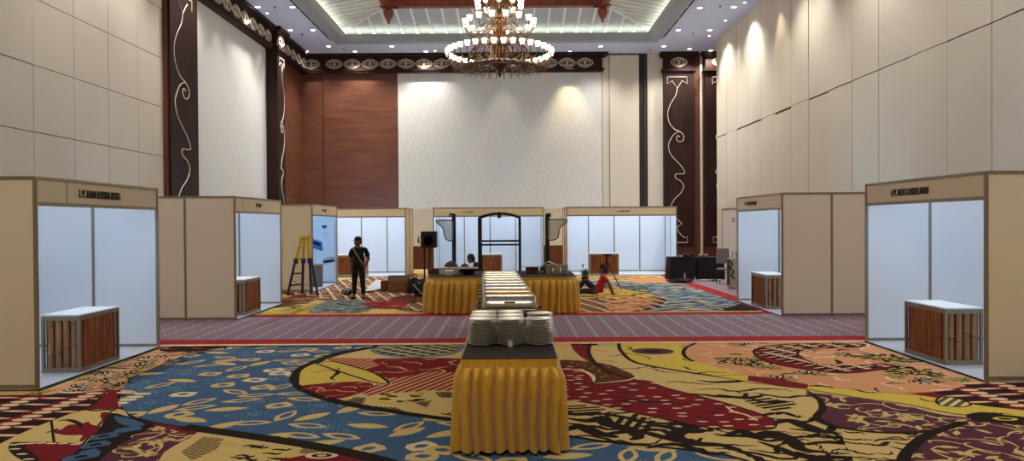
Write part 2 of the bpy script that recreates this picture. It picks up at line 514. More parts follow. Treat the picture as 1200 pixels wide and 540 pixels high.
for i in (2, 3): rib(oc[i], ic[i], .07)
def slope_pt(side, t, s):   # t along outer edge coordinate, s 0 outer 1 inner
    pass
n = 23
D = 1.95 + g
for k in range(1, n):
    x = O[0] + (O[1] - O[0]) * k / n
    s = min(1, (x - O[0]) / D, (O[1] - x) / D)
    rib((x, O[3], ZO), (x, O[3] - D * s, ZO + (ZI - ZO) * s))
for k in range(1, 36):
    yy = O[3] - .42 * k
    s = min(1, (O[3] - yy) / D)
    rib((O[0], yy, ZO), (O[0] + D * s, yy, ZO + (ZI - ZO) * s), .045)
    rib((O[1], yy, ZO), (O[1] - D * s, yy, ZO + (ZI - ZO) * s), .045)
# cove light strips lie in the trough behind the frame
mb = MB()
zc = H + .155
mb.box(TX0 - .22, TX0 - .1, O[2] + .2, TY1 + .2, zc, zc + .02, M_led)
mb.box(TX1 + .1, TX1 + .22, O[2] + .2, TY1 + .2, zc, zc + .02, M_led)
mb.box(TX0, TX1, TY1 + .1, TY1 + .2, zc, zc + .02, M_led)
led = struct(mb.build('trim_9'), 'cove light strip around the ceiling tray')
# beams and pendants
mb = MB()
for x0, x1, y0, y1 in ((I[0] - .1, I[1] + .1, I[3] - .18, I[3] + .1), (I[0] - .1, I[0] + .18, I[2], I[3] - .18), (I[1] - .18, I[1] + .1, I[2], I[3] - .18)):
    mb.box(x0, x1, y0, y1, ZI - .1, ZI + .45, M_beam)
beam = struct(mb.build('trim_10'), 'red wooden beam framing the vault')
for x in (I[0] + .1, I[1] - .1):
    mb = MB(); mb.lathe([(.02, -.62), (.05, -.56), (.04, -.5), (.09, -.45), (.17, -.3), (.18, -.16), (.12, -.08), (.2, -.05), (.2, 0)], M_beam, n=16)
    mb.box(-.3, .3, -.2, .2, -.02, .2, M_beam)
    o = mb.build('pendant_finial', beam, smooth=True); o.location = (x, I[3] - .04, ZI - .08)
# downlights
DL = [(302, 8), (343, 8), (340, 35), (367, 35), (385, 54), (359, 60), (416, 60), (459, 54), (499, 60), (820, 9), (860, 8), (795, 35), (832, 35), (704, 54), (778, 54), (808, 57), (833, 59)]
spots = []
for px, py in DL: spots.append((fz(px, py, H), True))
# the same rows go on over the part of the room that lies above the frame
for k in range(5):
    yy = 20.5 - 4.0 * k
    for x in (-7.9, 6.9): spots.append((Vector((x, yy, H)), False))
proto = None
P0 = spots[0][0]
for i, (P, vis) in enumerate(spots):
    if proto is None:
        t = thing('ceiling_light', '', 'ceiling light', tuple(P), 0, 'round downlights in the ceiling')
        mb = MB(); mb.lathe([(.11, 0), (.11, -.012), (.085, -.016), (.08, -.004), (.08, 0)], M_rib, n=16, close=True); rg = mb.build('ring', t)
        mb = MB(); mb.lathe([(0, -.012), (.078, -.01), (.078, -.002)], M_lamp, n=14, close=True); mb.build('lens', rg)
        proto = t
    else:
        t = copy_tree(proto); t.location = tuple(P)
    if vis:
        side = 'left' if P.x < -.5 else 'right'
        t['label'] = 'round white recessed downlight in the flat ceiling %s of the ribbed tray' % side
        t['group'] = 'downlights in the ceiling %s of the tray' % side
    else: t['label'] = 'round white recessed downlight in the flat ceiling over the near half of the hall'; t['group'] = 'downlights over the near half'
    lamp('SPOT', (0, 0, -.04), 215, (1, .955, .89), t, size=.06, spot=115, blend=.8)
# wall washers: the ones that make the scallops
WW = [(510, 31.2, 150, 0), (590, 31.2, 150, 0), (668, 31.42, 900, 1)]
proto = None
def washer(P, pw, col, lab, grp):
    global proto
    if proto is None:
        t = thing('wall_washer', '', 'ceiling light', tuple(P), 0)
        mb = MB(); mb.lathe([(.07, 0), (.07, -.012), (.05, -.014), (.05, 0)], M_rib, n=12, close=True); mb.build('ring', t)
        mb = MB(); mb.lathe([(0, -.008), (.045, -.007), (.045, -.002)], M_lamp, n=10, close=True); mb.build('lens', t)
        proto = t
    else: t = copy_tree(proto); t.location = tuple(P)
    t['label'] = lab; t['group'] = grp
    lamp('SPOT', (0, 0, -.03), pw, col, t, size=.03, spot=58, blend=.7)
for px, yy, pw, w in WW:
    P = fy(px, 60, yy); P.z = H
    washer(P, pw * .6, (1, .80, .42) if w else (1, .94, .86), 'warm yellow wall washer beside the back cornice' if w else 'small round wall washer in the ceiling strip by the back cornice', 'wall washers along the back wall')
for yy, pw, w in ((29.0, 170, 0), (26.8, 140, 0), (24.6, 150, 0), (22.6, 300, 1), (19.5, 200, 0), (16.0, 160, 0), (12, 160, 0), (8, 160, 0)):
    washer(Vector((XR - .45, yy, H)), pw * .6, (1, .84, .50) if w else (1, .94, .86), 'small round wall washer close above the right wall', 'wall washers along the right wall')
for yy, pw in ((25.5, 230), (22.8, 160), (18.0, 160), (15.0, 130), (11.0, 120)):
    washer(Vector((XL + .65, yy, H)), pw * .7, (1, .94, .86), 'small round wall washer close above the left wall', 'wall washers along the left wall')
# slot diffusers and sprinklers
for x, lab in ((TX0 - .52, 'left'), (TX1 + .52, 'right')):
    t = thing('air_slot', 'long dark air slot in ceiling along the %s edge of the tray' % lab, 'vent', (x, 0, H - .0005))
    mb = MB(); mb.box(-.05, .05, 3, 29.4, -.006, -.001, M_frame); mb.build('surround', t)
    mb = MB()
    for k in range(20): mb.box(-.03, .03, 3.1 + k * 1.3, 3.1 + k * 1.3 + 1.15, -.008, -.002, M_gap)
    mb.build('slot', t)
for i, (px, py) in enumerate(((322, 8), (354, 40), (403, 57), (641, 58), (812, 39), (844, 7), (762, 58))):
    P = fz(px, py, H)
    mb = MB(); mb.lathe([(.03, -.05), (.03, -.045), (.008, -.04), (.008, -.015), (.05, -.01), (.05, 0)], M_gap, n=10)
    o = mb.build('sprinkler'); o.location = tuple(P); o.parent = ceil; continue
    tag(o, 'tiny dark sprinkler head in the flat ceiling between the downlights', 'sprinkler', 'ceiling sprinklers')
# ------------------------------------------------------------------ the carpet (one floor mesh, thin woven layers)
cp = MB()
def cc(name, rgb): return mat('carpet_' + name, rgb, .95, noise=.14, nscale=60, spec=.1)
K_cream = cc('cream', (206, 178, 116)); K_blue = cc('blue', (66, 96, 128)); K_red = cc('crimson', (118, 26, 34)); K_dark = cc('dark', (38, 28, 24))
K_yel = cc('yellow', (206, 180, 80)); K_pink = cc('pink', (204, 146, 106)); K_pur = cc('purple', (86, 48, 62)); K_pale = cc('pale', (222, 200, 158))
K_ltblue = cc('light_blue', (150, 170, 180)); K_bred = cc('bright_red', (148, 44, 42)); K_grbl = cc('grey_blue', (104, 122, 132)); K_brown = cc('brown', (96, 52, 34))
K_green = cc('green', (84, 92, 50)); K_border = cc('border_red', (158, 44, 52))
def runner_mat():
    ma = mat('carpet_runner', (128, 112, 122), .95, spec=.1)
    nt, b = nd(ma); L = nt.links
    tc = nt.nodes.new('ShaderNodeTexCoord'); sp = nt.nodes.new('ShaderNodeSeparateXYZ'); L.new(tc.outputs['Object'], sp.inputs[0])
    def M(op, a, bb=None):
        n = nt.nodes.new('ShaderNodeMath'); n.operation = op
        for i, v in enumerate((a, bb)):
            if v is None: continue
            if isinstance(v, (int, float)): n.inputs[i].default_value = v
            else: L.new(v, n.inputs[i])
        return n.outputs[0]
    x, y = sp.outputs[0], sp.outputs[1]
    zig = M('MULTIPLY', M('PINGPONG', y, .12), .25)
    xs = M('ADD', x, zig)
    fr = M('FRACT', M('DIVIDE', xs, .34))
    dots = M('GREATER_THAN', M('FRACT', M('DIVIDE', y, .17)), .3)
    w = M('MULTIPLY', M('LESS_THAN', M('ABSOLUTE', M('SUBTRACT', fr, .25)), .045), dots)
    rd = M('LESS_THAN', M('ABSOLUTE', M('SUBTRACT', fr, .75)), .10)
    ck = M('MULTIPLY', M('GREATER_THAN', M('FRACT', M('DIVIDE', y, .11)), .5), M('GREATER_THAN', M('FRACT', M('DIVIDE', x, .085)), .5))
    def mix(f, a, bb):
        n = nt.nodes.new('ShaderNodeMix'); n.data_type = 'RGBA'
        L.new(f, n.inputs['Factor'])
        for s_, v in (('A', a), ('B', bb)):
            if isinstance(v, tuple): n.inputs[s_].default_value = (*lin(v), 1)
            else: L.new(v, n.inputs[s_])
        return n.outputs['Result']
    c = mix(ck, (138, 124, 136), (108, 100, 114))
    c = mix(rd, c, (146, 108, 120))
    c = mix(w, c, (178, 176, 184))
    L.new(c, b.inputs['Base Color'])
    return ma
K_run = runner_mat()
LY = [0]
def layer(): LY[0] += 1
def zc_(): return LY[0] * 5.5e-5
def wpoly(pts, ma):
    z = zc_() + rnd.random() * 3.5e-5
    cp.face([(p[0], p[1], z) for p in pts], ma)
def to_world(px): return [fz(max(-400, min(1600, x)), y)[:2] for x, y in px]
def region(px, ma, smooth=5):
    layer()
    p = spline(px, smooth) if smooth else px
    p = [(x, max(y, 330 if False else y)) for x, y in p]
    w = to_world(p); wpoly(w, ma); return w
def inside(p, poly):
    x, y = p; c = False; n = len(poly); j = n - 1
    for i in range(n):
        xi, yi = poly[i]; xj, yj = poly[j]
        if (yi > y) != (yj > y) and x < (xj - xi) * (y - yi) / (yj - yi) + xi: c = not c
        j = i
    return c
def scatter(poly, gap, jit=.35):
    xs = [p[0] for p in poly]; ys_ = [p[1] for p in poly]
    out = []; j = 0; y = min(ys_)
    while y < max(ys_):
        x = min(xs) + (gap / 2 if j % 2 else 0)
        while x < max(xs):
            p = (x + (rnd.random() - .5) * gap * jit * 2, y + (rnd.random() - .5) * gap * jit * 2)
            if inside(p, poly): out.append(p)
            x += gap
        y += gap * .87; j += 1
    return out
def rot(p, c, a): return (c[0] + p[0] * math.cos(a) - p[1] * math.sin(a), c[1] + p[0] * math.sin(a) + p[1] * math.cos(a))
def almond(c, l, w, a, ma, n=8, pw=1.0):
    pts = [(l * (2 * k / n - 1), w * math.sin(PI * k / n) ** pw) for k in range(n + 1)] + [(l * (1 - 2 * k / n), -w * math.sin(PI * k / n) ** pw) for k in range(1, n)]
    wpoly([rot(p, c, a) for p in pts], ma)
def oval(c, l, w, a, ma, n=10):
    wpoly([rot((l * math.cos(2 * PI * k / n), w * math.sin(2 * PI * k / n)), c, a) for k in range(n)], ma)
def boxy(c, l, w, a, ma):
    wpoly([rot(p, c, a) for p in ((-l, -w * .7), (-l * .5, -w), (l * .8, -w), (l, -w * .2), (l * .8, w), (-l * .6, w * .9), (-l, w * .3))], ma)
def ribbon(pts, w, ma, taper=True):
    n = len(pts)
    L_, R_ = [], []
    for i, p in enumerate(pts):
        q, r_ = pts[max(i - 1, 0)], pts[min(i + 1, n - 1)]
        dx, dy = r_[0] - q[0], r_[1] - q[1]; l = math.hypot(dx, dy) or 1
        ww = w * (math.sin(PI * (i + .35) / (n - .3)) ** .6 if taper else 1)
        L_.append((p[0] - dy / l * ww, p[1] + dx / l * ww)); R_.append((p[0] + dy / l * ww, p[1] - dx / l * ww))
    for i in range(n - 1): wpoly([R_[i], R_[i + 1], L_[i + 1], L_[i]], ma)
def pxrib(px, w, ma, taper=True, smooth=6):
    layer(); ribbon(to_world(spline(px, smooth, closed=False)), w, ma, taper)
def outline(px, w, ma, smooth=5): 
    layer(); q = to_world(spline(px + [px[0]], smooth, closed=False)); ribbon(q, w, ma, False)
def hatch(poly, ang, gap, w, ma):
    ca, sa = math.cos(ang), math.sin(ang)
    q = [(x * ca + y * sa, -x * sa + y * ca) for x, y in poly]
    v = min(p[1] for p in q); vm = max(p[1] for p in q); n = len(q)
    while v < vm:
        xs = []
        for i in range(n):
            a, b_ = q[i], q[(i + 1) % n]
            if (a[1] > v) != (b_[1] > v): xs.append(a[0] + (v - a[1]) / (b_[1] - a[1]) * (b_[0] - a[0]))
        xs.sort()
        for i in range(0, len(xs) - 1, 2):
            P4 = [(xs[i], v - w), (xs[i + 1], v - w), (xs[i + 1], v + w), (xs[i], v + w)]
            wpoly([(x * ca - y * sa, x * sa + y * ca) for x, y in P4], ma)
        v += gap
def curl(c, size, a, w, ma, turn=1, n=12, tight=1.6):
    pts = []
    x, y = c; d = a
    st = size * 2.2 / n
    for i in range(n):
        pts.append((x, y)); x += st * math.cos(d); y += st * math.sin(d); d += turn * (.1 + tight * (i / n) ** 2)
        st *= .95
    ribbon(pts, w, ma)
def swirls(poly, gap, size, w, ma, ang=0, spread=.5, wav=1.0):
    layer()
    for p in scatter(poly, gap):
        a = ang + (rnd.random() - .5) * spread * 2; n = 14
        ph = rnd.random() * 6; l = size * (.6 + rnd.random() * .8); am = size * .22 * wav
        pts = [rot((l * (k / n - .5) * 2, am * math.sin(ph + k / n * (5 + 2 * rnd.random()))), p, a) for k in range(n + 1)]
        ribbon(pts, w * (.5 + rnd.random()), ma)
def flowers(poly, gap, r, ma, mc=None):
    layer(); ps = scatter(poly, gap)
    for p in ps:
        a0 = rnd.random() * 6
        for k in range(5): almond(rot((r * .6, 0), p, a0 + k * 2 * PI / 5), r * .55, r * .3, a0 + k * 2 * PI / 5, ma, n=6)
    if mc:
        layer()
        for p in ps: oval(p, r * .22, r * .22, 0, mc, 6)
def leaves_blue(poly, gap, dens=1):
    ps = scatter(poly, gap, .3)
    spec = [(p, rnd.random(), (rnd.random() - .3) * 2.0) for p in ps]
    layer()
    kinds = []
    for p, r_, a in spec:
        if r_ < .30: l, w = .14, .12; boxy(p, l, w, a * .6, K_pale if r_ < .1 else K_cream); kinds.append(0)
        elif r_ < .80: l, w = .22, .085; almond(p, l, w, a, K_cream, pw=.8); kinds.append(1)
        else:
            kinds.append(2)
    layer()
    for (p, r_, a), k in zip(spec, kinds):
        if k == 0: almond(p, .075, .05, a * .6, K_blue)
        elif k == 1 and r_ < .7: almond(rot((.01, 0), p, a), .14, .045, a, K_blue)
        elif k == 2:
            for q in range(5):
                for s in range(10):
                    b_ = 2 * PI * s / 10
                    oval(rot((.15 + .12 * math.cos(b_), .045 * math.sin(b_)), p, q * 1.26 + a), .013, .009, 0, K_ltblue, 4)
def batik_check(poly, ang, cell=.42):
    cell *= .88; kk = cell / .42
    """red ground with dark bars, pale slivers and chains of pale ovals"""
    ca, sa = math.cos(ang), math.sin(ang)
    q = [(x * ca + y * sa, -x * sa + y * ca) for x, y in poly]
    u0_, u1_ = min(p[0] for p in q), max(p[0] for p in q); v0_, v1_ = min(p[1] for p in q), max(p[1] for p in q)
    cells = []
    j = 0; v = v0_
    while v < v1_:
        u = u0_ + (j % 2) * 0 ; 
        while u < u1_:
            x, y = u * ca - v * sa, u * sa + v * ca
            if inside((x, y), poly): cells.append((x, y))
            u += cell * 1.3
        v += cell * .66; j += 1
    layer()
    for x, y in cells:
        wpoly([rot(p, (x, y), ang) for p in ((-cell * .45, -.08 * kk), (cell * .28, -.08 * kk), (cell * .36, .08 * kk), (-cell * .37, .08 * kk))], K_dark)
    layer()
    for x, y in cells:
        almond(rot((-.02, cell * .33), (x, y), ang), cell * .40, .03 * kk, ang, K_pale)
        for s in (-1, 1):
            oval(rot((cell * .66, s * .072 * kk + .03 * kk), (x, y), ang), .10 * kk, .058 * kk, ang, K_pale, 8)
def vines(poly, gap, ma, w=.018):
    layer()
    for p in scatter(poly, gap):
        a = rnd.random() * 6.28
        curl(p, .26, a, w * .6, ma, turn=rnd.choice((-1, 1)), tight=.9)
        curl(p, .2, a + 2.5, w * .6, ma, turn=rnd.choice((-1, 1)), tight=.9)
        q = rot((.2, 0), p, a + 1.2)
        almond(q, .09, .03, a + 1, ma, n=6)
    flowers(poly, gap * 1.4, .085, ma)

def sprigs(poly, gap, r, dark, core):
    layer(); ps = [(p, rnd.random() * 6.28) for p in scatter(poly, gap)]
    for p, a0 in ps:
        for k in range(7):
            a = a0 + (k - 3) * .5; l = r * (1 - .08 * abs(k - 3))
            almond(rot((l * .6, 0), p, a), l * .5, l * .17, a, dark, 6)
    layer()
    for p, a0 in ps:
        for k in range(7):
            a = a0 + (k - 3) * .5; l = r * (1 - .08 * abs(k - 3))
            almond(rot((l * .62, 0), p, a), l * .3, l * .06, a, core, 6)
# base and blue field
layer()
wpoly([(XL - .2, Y0), (11.4, Y0), (11.4, YB + .05), (XL - .2, YB + .05)], K_cream)
blue = region([(300, 404), (225, 414), (180, 431), (152, 443), (138, 457), (137, 465), (139, 477), (150, 487), (178, 495), (215, 501), (250, 506), (340, 518), (396, 528), (451, 541), (560, 575), (760, 640), (1000, 620), (980, 541), (900, 500), (700, 470), (700, 404)], K_blue)
leaves_blue(blue, .40)
outline([(300, 404), (225, 414), (180, 431), (152, 443), (138, 457), (137, 465), (139, 477), (150, 487), (178, 495), (215, 501), (250, 506), (340, 518), (396, 528), (451, 541), (560, 575), (760, 640), (1000, 620), (980, 541), (900, 500), (700, 470), (700, 404)], .035, K_dark)
pxrib([(215, 500), (250, 505), (340, 518), (396, 528), (451, 541), (560, 575)], .085, K_dark, False)
# left foreground pieces
pinkL = region([(-60, 470), (43, 461), (186, 408), (215, 404), (300, 404), (225, 414), (180, 431), (152, 443), (138, 457), (70, 462)], K_pink, 4)
swirls(pinkL, .34, .14, .022, K_dark, .6, 1.5); swirls(pinkL, .4, .13, .016, K_pale, .2, 1.5); swirls(pinkL, .6, .1, .016, K_yel, .2, 1.5)
sprigs(pinkL, .45, .26, K_dark, K_pale); sprigs(pinkL, .7, .2, K_green, K_yel)
tri = region([(205, 405), (290, 403), (240, 411), (200, 413), (186, 411)], K_dark, 0); swirls(tri, .35, .1, .04, K_bred, 0, .5)
chk = region([(-140, 475), (-20, 464), (70, 462), (137, 457), (138, 466), (140, 479), (120, 480), (95, 481), (60, 493), (0, 520), (-60, 560), (-160, 560)], K_red, 3)
batik_check(chk, R(-4), .5)
cr = region([(116, 463), (137, 457), (137, 466), (140, 479), (101, 479), (112, 472)], K_red, 0); outline([(101, 479), (112, 472), (118, 466)], .012, K_dark)
v_ = region([(-60, 560), (0, 520), (60, 493), (95, 481), (139, 479), (150, 487), (155, 500), (110, 541), (90, 600), (-80, 640)], K_cream, 3)
outline([(60, 493), (95, 481), (139, 479), (128, 484), (74, 541)], .012, K_dark)
region([(60, 505), (72, 503), (80, 498), (94, 497), (103, 494), (108, 498), (117, 499), (116, 505), (110, 510), (104, 511), (97, 517), (93, 516), (97, 510), (84, 510), (70, 509)], K_red, 3)
pxrib([(68, 493), (80, 492), (92, 496), (95, 501)], .03, K_dark); pxrib([(53, 507), (62, 505), (68, 502)], .02, K_dark)
region([(120, 483), (134, 485), (140, 493), (128, 494), (118, 490)], K_red, 3)
pxrib([(100, 480), (112, 481), (125, 480), (138, 481)], .03, K_dark)
half = [(12, 519), (30, 518), (60, 518), (100, 521), (95, 532), (72, 542), (60, 548), (30, 541), (12, 530)]
region(half, K_dark, 3)
region([(30, 522), (60, 520), (95, 522), (88, 531), (66, 541), (52, 543), (40, 532)], K_red, 3)
layer()
for x, y in ((16, 521), (26, 520), (36, 519.5), (48, 519), (60, 519.5), (74, 519.5), (88, 520.5), (18, 526), (26, 532), (34, 538), (46, 542)):
    p = to_world([(x, y)])[0]; oval(p, .05, .022, 0, K_pale, 8)
bb = region([(128, 484), (150, 488), (185, 497), (170, 505), (140, 522), (115, 541), (90, 565), (50, 560), (74, 541), (100, 520), (118, 500)], K_dark, 2)
region([(134, 488), (150, 490), (170, 497), (158, 500), (140, 496)], K_blue, 3)
layer()
for x, y, l in ((112, 521, .12), (122, 511, .12), (95, 535, .14), (150, 503, .12), (105, 530, .08)):
    p = to_world([(x, y)])[0]; boxy(p, l, .09, .7, K_blue)
layer()
for x, y in ((112, 521), (122, 511), (95, 535)):
    p = to_world([(x, y)])[0]; boxy(p, .05, .04, .7, K_dark)
pl_ = region([(185, 497), (215, 501), (245, 505), (225, 512), (200, 525), (185, 541), (150, 600), (70, 600), (115, 541), (140, 522), (170, 505)], K_pur, 2); vines(pl_, .30, K_cream, .02)
rs = region([(178, 496), (215, 501), (240, 504), (225, 510), (200, 503)], K_red, 2)
outline([(185, 541), (200, 525), (225, 512), (245, 505)], .012, K_dark)
yl = region([(245, 505), (340, 518), (396, 528), (451, 541), (520, 590), (240, 620), (160, 600), (185, 541), (200, 525), (225, 512)], K_cream, 2)
h1 = [fz(*q)[:2] for q in ((238, 512), (262, 514), (255, 526), (225, 540), (212, 530))]; layer(); hatch(h1, .5, .045, .013, K_dark)
h2 = [fz(*q)[:2] for q in ((355, 524), (385, 528), (372, 534), (350, 531))]; layer(); hatch(h2, 1.0, .045, .013, K_dark)
for q in range(26):
    x = 262 + rnd.random() * 76; y = 517 + (x - 262) * .12 + rnd.random() * 22
    pxrib([(x - 9, y), (x, y - 2 + rnd.random() * 3), (x + 9, y + 1), (x + 14, y - 1)], .02, K_dark if q % 2 else K_yel, smooth=3)
region([(330, 545), (345, 536), (372, 532), (392, 532), (430, 541), (470, 560), (400, 590)], K_red, 3)
p = fz(377, 534)[:2]; layer(); oval(p, .14, .09, 0, K_pale, 12); layer(); oval(p, .09, .055, 0, K_dark, 10); layer(); oval(p, .045, .03, 0, K_cream, 8)
pxrib([(215, 500), (250, 505), (340, 518), (396, 528), (451, 541), (560, 575)], .085, K_dark, False)

# the great lobed field
oval_dark = [(339, 444), (345, 434), (357, 427), (390, 414), (432, 407), (480, 402), (760, 400), (1060, 398), (1300, 399), (1300, 470), (1300, 640), (1050, 600), (875, 541), (820, 530), (775, 525), (705, 518), (667, 512), (540, 495), (507, 491), (451, 483), (396, 474), (357, 461), (343, 452)]
region(oval_dark, K_dark, 4)
inner = [(352, 444), (356, 434), (373, 426), (396, 417), (437, 408.5), (480, 404), (760, 402), (1060, 400), (1300, 401), (1300, 470), (1300, 640), (1050, 598), (875, 539), (820, 528), (775, 523), (705, 516), (667, 510), (540, 491), (507, 487), (451, 478.5), (401, 469), (370, 459), (355, 451)]
big = region(inner, K_cream, 4)
# lower cream band with black swirling clouds
low = to_world([(660, 470), (700, 480), (760, 490), (850, 505), (910, 503), (960, 500), (1050, 512), (1060, 541), (1000, 545), (880, 539), (820, 528), (775, 523), (705, 516), (667, 510)])
swirls(low, .42, .36, .045, K_dark, -.15, .5, 1.4); swirls(low, .5, .2, .014, K_dark, -.2, .6)
mid = to_world([(745, 443), (850, 445), (950, 462), (960, 480), (955, 495), (905, 488), (860, 474), (800, 456)])
swirls(mid, .42, .3, .04, K_dark, -.3, .4, 1.3)
low2 = to_world([(905, 505), (985, 505), (1060, 512), (1055, 545), (1000, 575), (930, 545), (880, 530)])
swirls(low2, .26, .2, .028, K_dark, -.1, .9, 1.5)
fan = to_world([(692, 403), (725, 403), (730, 414), (745, 426), (790, 435), (845, 443), (760, 443), (715, 438), (697, 425), (690, 414)])
swirls(fan, .45, .22, .016, K_brown, .3, 1.2)
for poly, a in (([(664, 474), (700, 476), (712, 481), (690, 487), (664, 483)], .2), ([(715, 494), (742, 484), (775, 497), (752, 505), (730, 500)], 1.2), ([(872, 470), (900, 466), (935, 474), (915, 483), (890, 478)], .4), ([(745, 422), (770, 419), (790, 431), (765, 432)], .3)):
    layer(); hatch(to_world(poly), a, .10, .03, K_dark)
for pth in ([(664, 490), (690, 494), (705, 490), (712, 497), (735, 503), (748, 512), (738, 516)], [(780, 500), (795, 497), (812, 500), (795, 507), (792, 513), (815, 520), (845, 522), (870, 528)],
            [(850, 510), (870, 506), (885, 512), (905, 508), (925, 515), (940, 527), (970, 530)], [(905, 497), (925, 493), (945, 500), (965, 506), (990, 508)], [(664, 505), (680, 500), (700, 508), (725, 513)]):
    pxrib(pth, .085, K_dark)
# left lobes
region([(434, 410), (455, 405.5), (520, 402.8), (545, 404), (530, 416), (475, 419), (445, 416)], K_grbl, 3)
ck_ = to_world([(438, 410), (458, 406.5), (520, 403.8), (540, 405), (528, 415), (475, 418), (447, 415)]); layer(); hatch(ck_, .75, .2, .05, K_dark); layer(); hatch(ck_, -.75, .2, .03, K_yel)
phx = [(380, 421), (396, 419.5), (440, 420.5), (545, 421), (545, 458), (500, 458), (450, 462), (430, 464), (424, 460), (436, 452), (454, 450), (430, 436), (395, 426)]
ph = region(phx, K_pink, 0); layer(); hatch(ph, 1.15, .1, .022, K_red)
fl = region([(440, 420.5), (545, 420.5), (545, 437), (507, 435), (479, 441), (454, 443), (440, 438), (428, 434), (445, 428)], K_red, 2)
swirls(fl, .4, .18, .02, K_pink, 0, 1.6)
region([(354, 434), (370, 426), (390, 424), (415, 430), (440, 438), (460, 451), (430, 447), (400, 448), (375, 450), (353, 452), (351, 444)], K_yel, 3)
outline([(370, 426), (390, 424), (415, 430), (440, 438), (456, 450), (430, 446)], .02, K_dark, 3)
pxrib([(365, 437), (385, 434), (397, 437), (388, 443), (394, 446)], .02, K_dark); pxrib([(398, 431), (392, 440), (388, 445)], .015, K_dark)
f2 = region([(354, 452.5), (375, 450), (400, 448), (430, 448), (437, 453), (425, 460), (400, 467), (385, 465.5), (365, 459)], K_red, 3); swirls(f2, .22, .13, .014, K_pink, 0, 1.6)
hx = [[(405, 470), (415, 466), (430, 466), (425, 474), (415, 475)], [(430, 476), (465, 478), (475, 483), (440, 480)], [(510, 460), (540, 459), (540, 467), (515, 466)], [(485, 472), (505, 470), (500, 478)], [(515, 485), (540, 484), (540, 490)]]
for q in hx: layer(); hatch(to_world(q), 1.0, .05, .018, K_dark)
for q in range(16):
    x = 442 + rnd.random() * 50; y = 461 + rnd.random() * 11
    pxrib([(x - 6, y), (x, y - 1 + rnd.random() * 2), (x + 8, y + .5)], .035, K_dark if q % 2 else K_yel, smooth=3)
# right of the table
region([(640, 420), (690, 403), (600, 403)], K_cream, 0)
rr = region([(668, 402), (693, 402), (690, 414), (700, 428), (680, 418)], K_red, 2); batik_check(rr, .2, .4)
region([(652, 423), (690, 424), (715, 428), (735, 436), (745, 443), (735, 447), (697, 451), (660, 440)], K_brown, 3)
dd = to_world([(652, 424), (690, 424), (715, 428), (735, 436), (742, 443), (697, 450), (660, 440)])
layer()
for p in scatter(dd, .1): oval(p, .02, .02, 0, K_yel if rnd.random() < .3 else K_dark, 5)
hpx = [(640, 431), (655, 430), (678, 431), (692, 439), (697, 450), (720, 449), (742, 446), (760, 447), (778, 454), (805, 461), (844, 471), (868, 478), (892, 486), (908, 494), (909, 499), (903, 503), (875, 505), (848, 503), (820, 500), (789, 494), (742, 484), (697, 474), (664, 469), (640, 466)]
h = region(hpx, K_red, 3); outline(hpx, .014, K_dark, 3)
layer()
for p in scatter(h, .2): oval(p, .055, .022, -.1 + rnd.random() * .2, K_pale if rnd.random() < .75 else K_dark, 7)
pxrib([(655, 433), (680, 434), (694, 441), (696, 448)], .03, K_pale)
pxrib([(722, 471), (740, 469), (760, 471), (790, 472)], .04, K_dark); pxrib([(850, 476), (860, 483), (875, 487), (888, 494)], .02, K_pale)
pxrib([(692, 402), (690, 414), (700, 428), (718, 438), (745, 446)], .03, K_dark, False)
pxrib([(697, 450), (735, 446), (748, 441)], .02, K_pale)
yy_ = region([(725, 401.5), (820, 401.5), (802, 411), (808, 421), (830, 430), (877, 440), (884, 449), (850, 443), (790, 434), (745, 425), (728, 412)], K_yel, 3)
swirls(yy_, .6, .16, .018, K_brown, 0, 1.5)
layer(); hatch(to_world([(765, 413), (790, 411), (795, 419), (770, 423)]), 1.4, .16, .05, K_cream)
p = fz(765, 412)[:2]; layer(); oval(p, .32, .28, 0, K_pur, 12); layer(); oval(p, .16, .14, 0, K_dark, 8)
pxrib([(725, 402), (728, 412), (745, 425), (790, 434), (850, 443)], .03, K_dark, False)
pkx = [(816, 401), (802, 410), (805, 420), (830, 430), (860, 438), (900, 449), (950, 455), (1000, 458), (1060, 463), (1100, 462), (1150, 453), (1172, 450), (1100, 420), (1012, 400)]
pk = region(pkx, K_pink, 3)
pxrib([(816, 402), (802, 410), (805, 420), (830, 430), (860, 438)], .03, K_dark, False)
swirls(pk, .55, .22, .018, K_pale, 0, 1.6); swirls(pk, .8, .14, .03, K_dark, 0, 1.6); sprigs(pk, .95, .28, K_dark, K_pale); sprigs(pk, 1.3, .24, K_green, K_yel)
for cx_, cy_ in ((865, 424), (1037, 420), (1070, 436)):
    c0 = fz(cx_, cy_)[:2]
    for s in range(16):
        layer(); almond(rot((.12 + .2 * rnd.random(), 0), c0, s * .39), .13, .05, s * .39 + .3, K_dark, 6)
    for rr_ in range(3):
        layer()
        for s in range(10):
            almond(rot((.14 + .12 * rr_, 0), c0, s * .63 + rr_ * .3), .045, .03, s * .63 + rr_ * .3, (K_yel, K_cream, K_yel)[rr_], 6)
arc = region([(1008, 403.5), (930, 403.5), (890, 408), (884, 415), (900, 425), (940, 433), (990, 438), (1030, 434), (1049, 430), (1035, 427), (1000, 429), (960, 427.5), (940, 420), (935, 414), (950, 409), (1008, 407)], K_red, 3)
batik_check(arc, .4, .30)
outline([(1008, 403.5), (930, 403.5), (890, 408), (884, 415), (900, 425), (940, 433), (990, 438), (1030, 434), (1049, 430), (1035, 427), (1000, 429), (960, 427.5), (940, 420), (935, 414), (950, 409), (1008, 407)], .02, K_dark, 3)
pr_ = region([(1056, 462), (1100, 460), (1167, 448), (1320, 440), (1320, 500), (1200, 484), (1140, 475), (1090, 467)], K_red, 2); batik_check(pr_, .1, .5)
